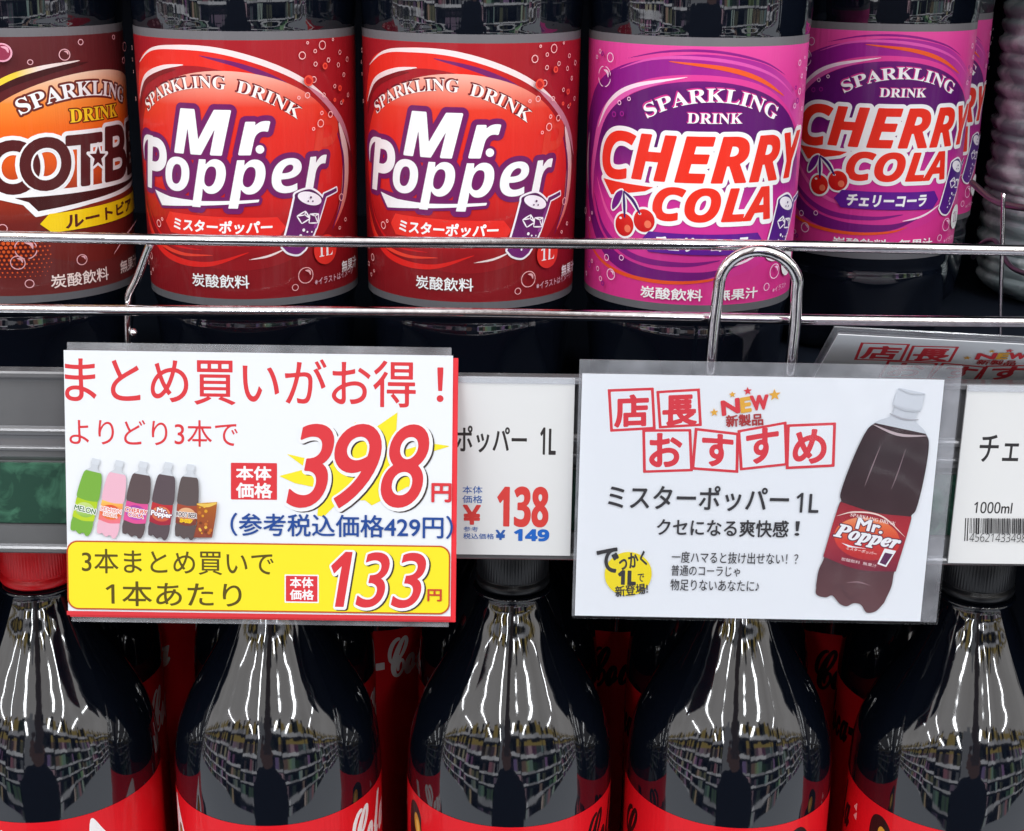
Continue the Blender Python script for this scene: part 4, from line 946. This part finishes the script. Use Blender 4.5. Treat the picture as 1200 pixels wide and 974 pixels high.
# ---- the red and yellow price panel
K1 = Card(at(76, 411, 466), at(532, 416, 466), at(527, 725, 448), at(80, 722, 448))
def price_art():
    a = Art(); B = K1.box; Q = K1.pts
    a.rect(0, 0, K1.w, K1.h, PAPER, 6.0, layer=0)
    a.rect(K1.uv(79, 718)[0], K1.uv(300, 718.5)[1], K1.w, K1.h, RED, 6.0)
    def T(t, bx, col, w=0.0, **k): a.text(t, B(*bx), inks=((w, col),), **k)
    T('まとめ買いがお得', (77, 420, 487, 474.5), RED, 0.12); T('！', (512.5, 431, 519.5, 470.5), RED, 0.15)
    T('よりどり3本で', (82, 491.5, 279, 522.5), RED, 0.02)
    a.poly([Q((271, 542), (325, 542.5), (325, 585.5), (271, 585))], RED, 0.3)
    T('本体', (277.5, 546.5, 318, 562), WHITE, 0.16); T('価格', (277.5, 566, 319, 583), WHITE, 0.16)
    burst = Q((466, 483), (463, 530), (503, 519), (528, 522.5), (500, 531), (480, 556), (502, 574), (478, 570), (436, 592), (428, 586), (399, 586), (380, 605), (372, 604), (376, 572), (346, 566), (327.5, 557.5), (360, 549), (336, 531.5), (372, 540), (400, 516), (417, 494), (424, 512))
    a.poly([burst], YEL, 0.25)
    SH = rgb(60, 46, 44)
    for t, bx in (('3', (337, 497.5, 391, 594)), ('9', (392.5, 497.5, 446.5, 594.5)), ('8', (447.5, 498, 502, 594))):
        b = B(*bx)
        a.text(t, b, inks=((1.15, SH, 0.85, 0.7), (1.25, WHITE, 0.25, 0.3), (0.92, WHITE), (0.30, RED)), shear=0.24, h=0.16)
    for t, bx in (('3', (337, 497.5, 391, 594)), ('9', (392.5, 497.5, 446.5, 594.5)), ('8', (447.5, 498, 502, 594))):
        a.text(t, B(*bx), inks=((0.30, RED),), shear=0.24, h=0.16)
    T('円', (506.5, 566.5, 528.5, 587.5), RED, 0.22)
    T('（参考税込価格429円）', (271, 602.5, 530.5, 629), BLUE, 0.1)
    r = B(79.5, 636, 527.5, 716.5)
    a.poly([rrect(*r, 3.6)], rgb(196, 84, 30), 0.25); a.poly([rrect(r[0] + .5, r[1] + .5, r[2] - .5, r[3] - .5, 3.2)], YEL, 0.25)
    OL = rgb(92, 76, 8)
    T('3本まとめ買いで', (97, 644, 321, 672.5), OL, 0.06); T(digits('1') + '本あたり', (125, 681.5, 283.5, 710), OL, 0.08)
    a.poly([Q((334, 672.5), (374, 673), (374, 706), (334, 705.5))], WHITE, 0.2); a.poly([Q((335.5, 674), (372.5, 674.5), (372.5, 704.5), (335.5, 704))], RED, 0.2)
    T('本体', (340.5, 676, 367.5, 688), WHITE, 0.1); T('価格', (340.5, 690.5, 368, 702), WHITE, 0.1)
    for t, bx in ((sans_b('1'), (389, 646.5, 413, 710)), ('3', (417.5, 647, 456.5, 711)), ('3', (459, 647.5, 499, 711.5))):
        a.text(t, B(*bx), inks=((0.95, SH, 0.7, 0.5), (0.95, WHITE, 0.2, 0.2), (0.75, WHITE), (0.16, RED)), shear=0.24, h=0.14)
    T('円', (501.5, 690, 517.5, 703.5), rgb(206, 66, 40), 0.12)
    # the row of five bottles and a filled glass
    F = lambda t, b, hw: axis_frame(K1.uv(80 + t[0] / 6.316, 530 + t[1] / 6.316), K1.uv(80 + b[0] / 6.316, 530 + b[1] / 6.316), hw)
    bott = [((214, 45), (92, 605), 3.7, rgb(122, 176, 62), [[(0, rgb(176, 206, 30)), (1, rgb(190, 214, 40))], [(0, rgb(222, 236, 150)), (1, rgb(120, 180, 50))]], [('MELON', (-.95, .635, .95, .70), ((0.28, WHITE), (0.05, rgb(70, 120, 50))))]),
            ((388, 58), (290, 625), 3.7, rgb(238, 184, 202), [[(0, rgb(250, 206, 90)), (.5, rgb(240, 120, 80)), (1, rgb(238, 120, 140))], [(0, rgb(220, 60, 40)), (1, rgb(236, 130, 60))]], [('LEMON', (-.92, .62, .92, .67), ((0.26, WHITE), (0.03, rgb(236, 130, 120)))), ('SODA', (-.6, .685, .6, .725), ((0.26, WHITE), (0.03, rgb(236, 130, 90))))]),
            ((566, 66), (480, 625), 3.8, rgb(92, 76, 78), [[(0, rgb(222, 80, 150)), (1, rgb(226, 84, 150))], [(0, rgb(150, 50, 150)), (1, rgb(200, 80, 180))]], [('CHERRY', (-.95, .62, .95, .675), ((0.24, WHITE), (0.05, rgb(226, 80, 40)))), ('COLA', (-.6, .685, .7, .73), ((0.24, WHITE), (0.05, rgb(226, 80, 60))))]),
            ((750, 70), (668, 638), 3.6, rgb(90, 76, 82), [[(0, rgb(196, 46, 50)), (1, rgb(160, 36, 60))], [(0, rgb(244, 170, 110)), (1, rgb(200, 40, 40))]], [('Mr.', (-.4, .595, .5, .645), ((0.30, rgb(120, 40, 80)), (0.10, WHITE))), ('Popper', (-.9, .64, .98, .72), ((0.30, rgb(120, 40, 80)), (0.10, WHITE)))]),
            ((915, 85), (868, 640), 3.5, rgb(92, 80, 80), [[(0, rgb(170, 76, 50)), (1, rgb(120, 60, 50))], [(0, rgb(246, 200, 150)), (1, rgb(170, 80, 40))]], [('ROOT BEER', (-.95, .64, .95, .70), ((0.2, WHITE), (0.04, rgb(80, 40, 36)))), ('ルートビア', (-.5, .735, .5, .765), ((0.35, rgb(246, 200, 30)), (0.0, rgb(120, 70, 30))))])]
    for t, b, hw, liq, st, wd in bott: soda_picture(a, F(t, b, hw), liq, st, [(x, q, k, str) for x, q, k in wd], WHITE)
    cup = K1.pts(*[(80 + x / 6.316, 530 + y / 6.316) for x, y in ((958, 372), (1110, 362), (1098, 470), (1072, 625), (935, 625), (962, 520))])
    yy = (cup[:, 1].min(), cup[:, 1].max())
    a.poly([cup], ramp([(yy[0], rgb(214, 160, 40)), (yy[0] + 1.2, rgb(170, 92, 30)), (yy[1] - 2, rgb(150, 70, 44)), (yy[1], rgb(140, 66, 50))]), 0.15)
    a.swoosh(K1.pts(*[(80 + x / 6.316, 530 + y / 6.316) for x, y in ((962, 378), (1036, 388), (1106, 370))]), 0.8, rgb(236, 196, 90), 0.1, (.4, .4))
    rnd = random.Random(8)
    for k in range(16):
        p = K1.uv(80 + rnd.uniform(970, 1085) / 6.316, 530 + rnd.uniform(390, 600) / 6.316)
        a.disc(p[0], p[1], rnd.uniform(.25, .6), rgb(*rnd.choice([(226, 160, 40), (196, 110, 40), (120, 56, 30), (240, 190, 70)])), 0.12)
    return a
wav = lambda x, y: 0.35 * np.sin(x * 0.045 + 0.6) + 0.25 * np.sin(y * 0.06)
panel = thing('price_sign', 'white, red and yellow price sign reading 398 and 133 yen with five small bottles', 'price sign', K1.o)
link('printed_sheet', price_art().mesh('printed_sheet', K1.place(0.6), M_PAPER), None, panel)
M_REDCARD = mat('red_backing_card', rgb(222, 44, 54), rough=0.4, noise=(40, rgb(212, 38, 48), .3, .7))
M_PAPERBACK = mat('white_card_edge', rgb(236, 238, 241), rough=0.6, noise=(40, rgb(228, 230, 234), .3, .7))
link('paper_stock', K1.plate('paper_stock', 0, 0, K1.w, K1.h, 0.55, 0.35), M_PAPERBACK, panel)
link('backing_card', K1.plate('backing_card', 0.3, 0.8, K1.w + 1.7, K1.h + 0.7, 0.15, 0.9, 0.15), M_REDCARD, panel)
link('clear_holder', K1.plate('clear_holder', 0.6, -2.5, K1.w - 0.6, K1.h + 2.6, -0.95, 0.8, 0.15), M_SLEEVE, panel)

# ---- the white recommendation card in its clear sleeve
K2 = Card(at(683, 438, 464), at(1107, 445, 464), at(1078, 727, 461), at(673, 722, 461))
def frame(a, quad, w, col):
    q = np.array(quad); c = q.mean(0)
    a.poly([q], col, 0.22, grow=0.0)
    inner = c + (q - c) * (1 - w / (np.linalg.norm(q[1] - q[0]) / 2))
    a.poly([inner], PAPER, 0.22)
def headline(a, K, conv):
    """the boxed words at the top of the shop's recommendation cards"""
    R_ = rgb(224, 56, 68)
    P = lambda *q: conv(*q)
    for quad, ch, (tl, br), lean in (
        (((712, 456), (766, 454), (768.5, 503), (715, 506)), '店', ((721, 463.5), (759, 499)), -1.4),
        (((769, 458), (820, 455), (822.5, 499), (772, 502)), '長', ((777.5, 464), (815, 498)), -1.6),
        (((752.5, 503), (810, 502.5), (812, 552), (753.5, 554)), 'お', ((762, 508.5), (798, 546)), 0),
        (((814, 501), (866, 507), (865, 554), (810, 550)), 'す', ((824, 509.5), (858, 545.5)), 3),
        (((864, 504), (921.5, 493.6), (923, 545), (867, 551)), 'す', ((875.5, 503), (911, 541)), -5),
        (((922, 497), (979.5, 494.7), (977.7, 546.6), (920.5, 549.5)), 'め', ((930, 504), (967, 542)), -2)):
        frame(a, P(*quad), 0.95, R_)
        (x0, y0), (x1, y1) = tl, br; k = lean / 2
        a.text(ch, quad=[tuple(v) for v in P((x0, y0 - k), (x1, y0 + k), (x1, y1 + k), (x0, y1 - k))], inks=((0.42, R_),))
    G = rgb(238, 176, 62)
    for ch, q, c in (('N', ((845.5, 470.5), (865, 467), (866, 482.5), (847, 486)), R_), ('E', ((868, 467), (878.5, 465.2), (879.5, 481), (869.2, 482.6)), G), ('W', ((879.5, 464.5), (899, 463), (899.5, 478), (881.5, 480)), R_)):
        a.text(ch, quad=[tuple(v) for v in P(*q)], inks=((0.36, c),))
    for x, y, r, c in ((858, 462, 1.2, G), (876, 458, 1.5, R_), (907.5, 462.5, 2.1, G), (836.7, 483, 1.5, G)):
        u = P((x, y))[0]; a.poly([star(u[0], u[1], r, -0.12)], c, 0.14)
    a.text('新製品', quad=[tuple(v) for v in P((850.5, 486.5), (893.5, 484.0), (894, 497.5), (851, 500))], inks=((0.12, rgb(176, 50, 52)),))
def reco_art():
    a = Art(); B = K2.box; Q = K2.pts
    a.rect(0, 0, K2.w, K2.h, PAPER, 6.0, layer=0)
    headline(a, K2, Q)
    INK = rgb(52, 50, 54)
    def T(t, bx, w=0.0, col=INK, **k): a.text(t, B(*bx), inks=((w, col),), **k)
    T('ミスターポッパー', (713, 569, 924, 597.5), 0.13); T(digits('1L'), (933, 577.5, 959, 600), 0.10)
    T('クセになる爽快感', (770, 608.5, 923.5, 628), 0.10); T('！', (931.5, 610.5, 936.5, 627), 0.08)
    T('一度ハマると抜け出せない！？', (787, 646.5, 935, 660), 0.02); T('普通のコーラじゃ', (786.5, 662, 867, 674.5), 0.02); T('物足りないあなたに♪', (785.5, 678.5, 889, 692), 0.02)
    u = K2.uv(736, 672); a.disc(u[0], u[1], 7.9, rgb(250, 226, 30), 0.3)
    a.text('で', quad=[tuple(v) for v in Q((699.5, 643.5), (724, 641.5), (725, 669.5), (702, 671))], inks=((0.26, INK),))
    a.text('っかく', quad=[tuple(v) for v in Q((725, 649), (755, 645), (758, 661), (726.5, 668.5))], inks=((0.16, INK),))
    a.text(sans_b('1L'), quad=[tuple(v) for v in Q((725, 668), (744.5, 669), (744, 684.5), (724.5, 683.5))], inks=((0.26, INK),)); T('で', (747, 671.5, 754.5, 681), 0.05)
    a.text('新登場!', quad=[tuple(v) for v in Q((720.5, 686.5), (758.5, 682.5), (759, 694.5), (721.5, 699))], inks=((0.08, INK),))
    # printed bottle, leaning
    T_ = axis_frame(K2.uv(1068, 457), K2.uv(991, 712), 13.0)
    PURR = rgb(96, 26, 60)
    soda_picture(a, T_, ramp([(0, rgb(74, 46, 50)), (14, rgb(58, 36, 42)), (24, rgb(48, 30, 36)), (45, rgb(56, 32, 38)), (62, rgb(84, 50, 56)), (76, rgb(98, 62, 66))]),
                 [[(0, rgb(150, 30, 46)), (.4, rgb(176, 34, 48)), (1, rgb(126, 26, 54))], [(.08, rgb(246, 190, 140)), (.34, rgb(236, 110, 60)), (.6, rgb(214, 50, 44)), (1, rgb(160, 30, 44))]],
                 [('Mr.', (-.36, .588, .32, .635), ((0.55, PURR), (0.22, WHITE)), str), ('Popper', (-.86, .632, .86, .705), ((0.55, PURR), (0.20, WHITE)), serif_it),
                  ('SPARKLING DRINK', (-.6, .572, .6, .588), ((0.0, rgb(250, 226, 220)),), serif), ('ミスターポッパー', (-.45, .722, .35, .737), ((0.02, rgb(250, 220, 214)),), str), ('炭酸飲料  無果汁', (-.5, .775, .45, .79), ((0.0, rgb(246, 220, 220)),), str)], WHITE)
    tr = lambda *q: T_(np.array(q, float))
    a.poly([tr((-.62, .712), (-.3, .717), (.12, .714), (-.4, .724))], WHITE, 0.1)
    a.swoosh(tr((-.95, .60), (-.5, .565), (.2, .56), (.95, .63)), 0.5, rgb(250, 224, 214), 0.1)
    a.poly([tr((.52, .70), (.80, .70), (.68, .775), (.46, .77))], WHITE, 0.1, grow=0.2); a.poly([tr((.55, .715), (.76, .715), (.66, .77), (.49, .765))], rgb(90, 30, 80), 0.1)
    # liquid glints and pale neck of the printed bottle
    a.swoosh(tr((-.36, .25), (-.42, .36), (-.46, .45)), 0.35, rgb(140, 116, 122), 0.1); a.swoosh(tr((.28, .24), (.26, .36), (.22, .44)), 0.3, rgb(132, 110, 116), 0.1)
    a.swoosh(tr((-.2, .885), (.1, .87), (.45, .875)), 0.5, rgb(140, 106, 112), 0.1)
    a.swoosh(tr((-.5, .93), (-.3, .90), (0, .95), (.3, .9)), 0.4, rgb(92, 58, 64), 0.1)
    a.swoosh(tr((-.36, .078), (0, .086), (.36, .078)), 0.45, rgb(196, 200, 206), 0.1, (.5, .5)); a.swoosh(tr((-.36, .002), (0, .012), (.36, .002)), 0.3, rgb(206, 210, 215), 0.1, (.5, .5))
    a.swoosh(tr((-.38, .115), (0, .125), (.38, .115)), 0.35, rgb(176, 176, 182), 0.1, (.5, .5)); a.swoosh(tr((-.72, .175), (0, .195), (.72, .175)), 0.9, rgb(196, 176, 180), 0.1)
    return a
reco = thing('recommendation_card', 'white card with red boxed characters and a printed bottle, upright in a clear sleeve', 'shop card', K2.o, 'recommendation cards')
link('printed_sheet', reco_art().mesh('printed_sheet', K2.place(0.2), M_CARD), None, reco)
link('paper_stock', K2.plate('paper_stock', 0, 0, K2.w, K2.h, 0.16, 0.3), M_PAPERBACK, reco)
sl = K2.plate('clear_sleeve', -1.0, -4.6, K2.w + 5.6, K2.h + 0.5, -0.3, 0.5, 0.12)
link('clear_sleeve', sl, M_SLEEVE, reco)
link('sleeve_front', K2.plate('sleeve_front', -1.0, -4.6, K2.w + 5.6, K2.h + 0.5, 1.5, 0.15), M_FRONT, reco)

# ---- the other recommendation card, tipped over into the empty place at the right
def tipped():
    import mathutils
    a_, b_, c_ = -0.062, 0.90, 0.062
    Mr = (Matrix.Rotation(a_, 3, 'Z') @ Matrix.Rotation(b_, 3, 'X') @ Matrix.Rotation(c_, 3, 'Y'))
    K = Card.__new__(Card)
    K.ex = Mr @ Vector((1, 0, 0)); K.ey = Mr @ Vector((0, 0, -1)); K.n = K.ey.cross(K.ex).normalized()
    if K.n.y > 0: K.n = -K.n
    K.o = W(97.5 * 1.066, 434 * 1.066, -114 * 1.066); K.w, K.h = 0.292 * 424, 56.0
    return K
K3 = tipped()
t3 = thing('recommendation_card', 'second white card with red boxed characters, tipped forward under the wire guard at right', 'shop card', K3.o, 'recommendation cards')
a3 = Art(); a3.rect(0, 0, K3.w, K3.h, PAPER, 6.0, layer=0)
s3 = 0.292
headline(a3, K3, lambda *q: np.array([((x - 683) * s3 + 0.014 * s3 * (y - 438), (y - 438) * s3 - 0.0165 * s3 * (x - 683)) for x, y in q]))
a3.text('チェリーコーラ', (10, 38, 70, 46), inks=((0.1, rgb(52, 50, 54)),))
link('printed_sheet', a3.mesh('printed_sheet', K3.place(0.2), M_PAPER), None, t3)
link('paper_stock', K3.plate('paper_stock', 0, 0, K3.w, K3.h, 0.16, 0.3), M_PAPERBACK, t3)
link('clear_sleeve', K3.plate('clear_sleeve', -2.2, -4.4, K3.w + 5, K3.h + 0.5, -0.3, 0.5, 0.12), M_SLEEVE, t3)

# ---- two price tags in the rail
def price_tag(K, label, draw):
    o = thing('price_tag', label, 'price tag', K.o, 'price tags in the rail')
    a = Art(); a.rect(0, 0, K.w, K.h, rgb(226, 226, 226), 6.0, layer=0); draw(a, K)
    link('printed_face', a.mesh('printed_face', K.place(0.05), M_TAG), None, o)
    link('tag_plate', K.plate('tag_plate', 0, 0, K.w, K.h, 0.02, 1.0, 0.1), M_WHITEPL, o)
    # clear lip that holds the tag along its top
    link('clear_lip', K.plate('clear_lip', 0, -0.6, K.w + 1.6, 1.7, 0.75, 0.6, 0.2), M_SLEEVE, o)
    return o
YT = D_RAIL - 3.2
K4 = Card(at(435, 441, YT), at(674, 443.5, YT), at(668, 651, YT), at(437, 648.5, YT))
def draw4(a, K):
    INK = rgb(52, 48, 48); B = K.box; RD = rgb(214, 66, 62); BL = rgb(44, 92, 168)
    def T(t, bx, col, w=0.0, **k): a.text(t, B(*bx), inks=((w, col),), **k)
    T('ミスターポッパー', (451, 499, 617, 529.5), INK, 0.14); T(digits('1L'), (633.5, 501.5, 651, 532.5), INK, 0.16)
    T('本体', (542, 569.5, 565.5, 578.5), BL, 0.02); T('価格', (542, 580.5, 565.5, 589.5), BL, 0.02)
    T('¥', (543.5, 592.5, 562.5, 614), RD, 0.3); T(sans_b('138'), (583.5, 571, 642, 617), RD, 0.28)
    T('参考', (543, 617, 560.5, 623), BL, 0.0); T('税込価格', (543, 625, 579, 631.5), BL, 0.02)
    T('¥', (581.5, 621.5, 591.5, 632), BL, 0.2); T(sans_b('149'), (603, 620.5, 643, 633.5), rgb(34, 100, 190), 0.2)
price_tag(K4, 'white price tag with red 138 and blue 149, half hidden by the price sign', draw4)
K5 = Card(at(1137, 452, YT), at(1400, 456, YT), at(1372, 663, YT), at(1108, 660, YT))
def draw5(a, K):
    INK = rgb(48, 46, 48); B = K.box
    def T(t, bx, col=INK, w=0.0, **k): a.text(t, B(*bx), inks=((w, col),), **k)
    T('チェリーコーラ', (1148, 511, 1326, 542), INK, 0.12)
    T(digits('1000ml'), (1141.5, 588.5, 1186, 601.5), INK, 0.06)
    rnd = random.Random(5); x = 1131.0
    for k in range(46):
        w = rnd.choice((0.7, 0.7, 1.3, 1.9)); tall = 9 if k in (0, 1) else 0
        a.poly([K.pts((x, 607), (x + w, 607), (x - .5 - tall * .08 + w, 625 + tall), (x - .5 - tall * .08, 625 + tall))], INK, 0.12); x += w + rnd.choice((0.7, 0.9, 1.5))
    T(digits('4562143349812'), (1135.5, 624.5, 1214, 634.5), INK, -0.02)
    T('138', (1270, 575, 1330, 620), rgb(214, 66, 62), 0.5)
price_tag(K5, 'white price tag with a barcode and 1000ml, at the right end of the rail', draw5)
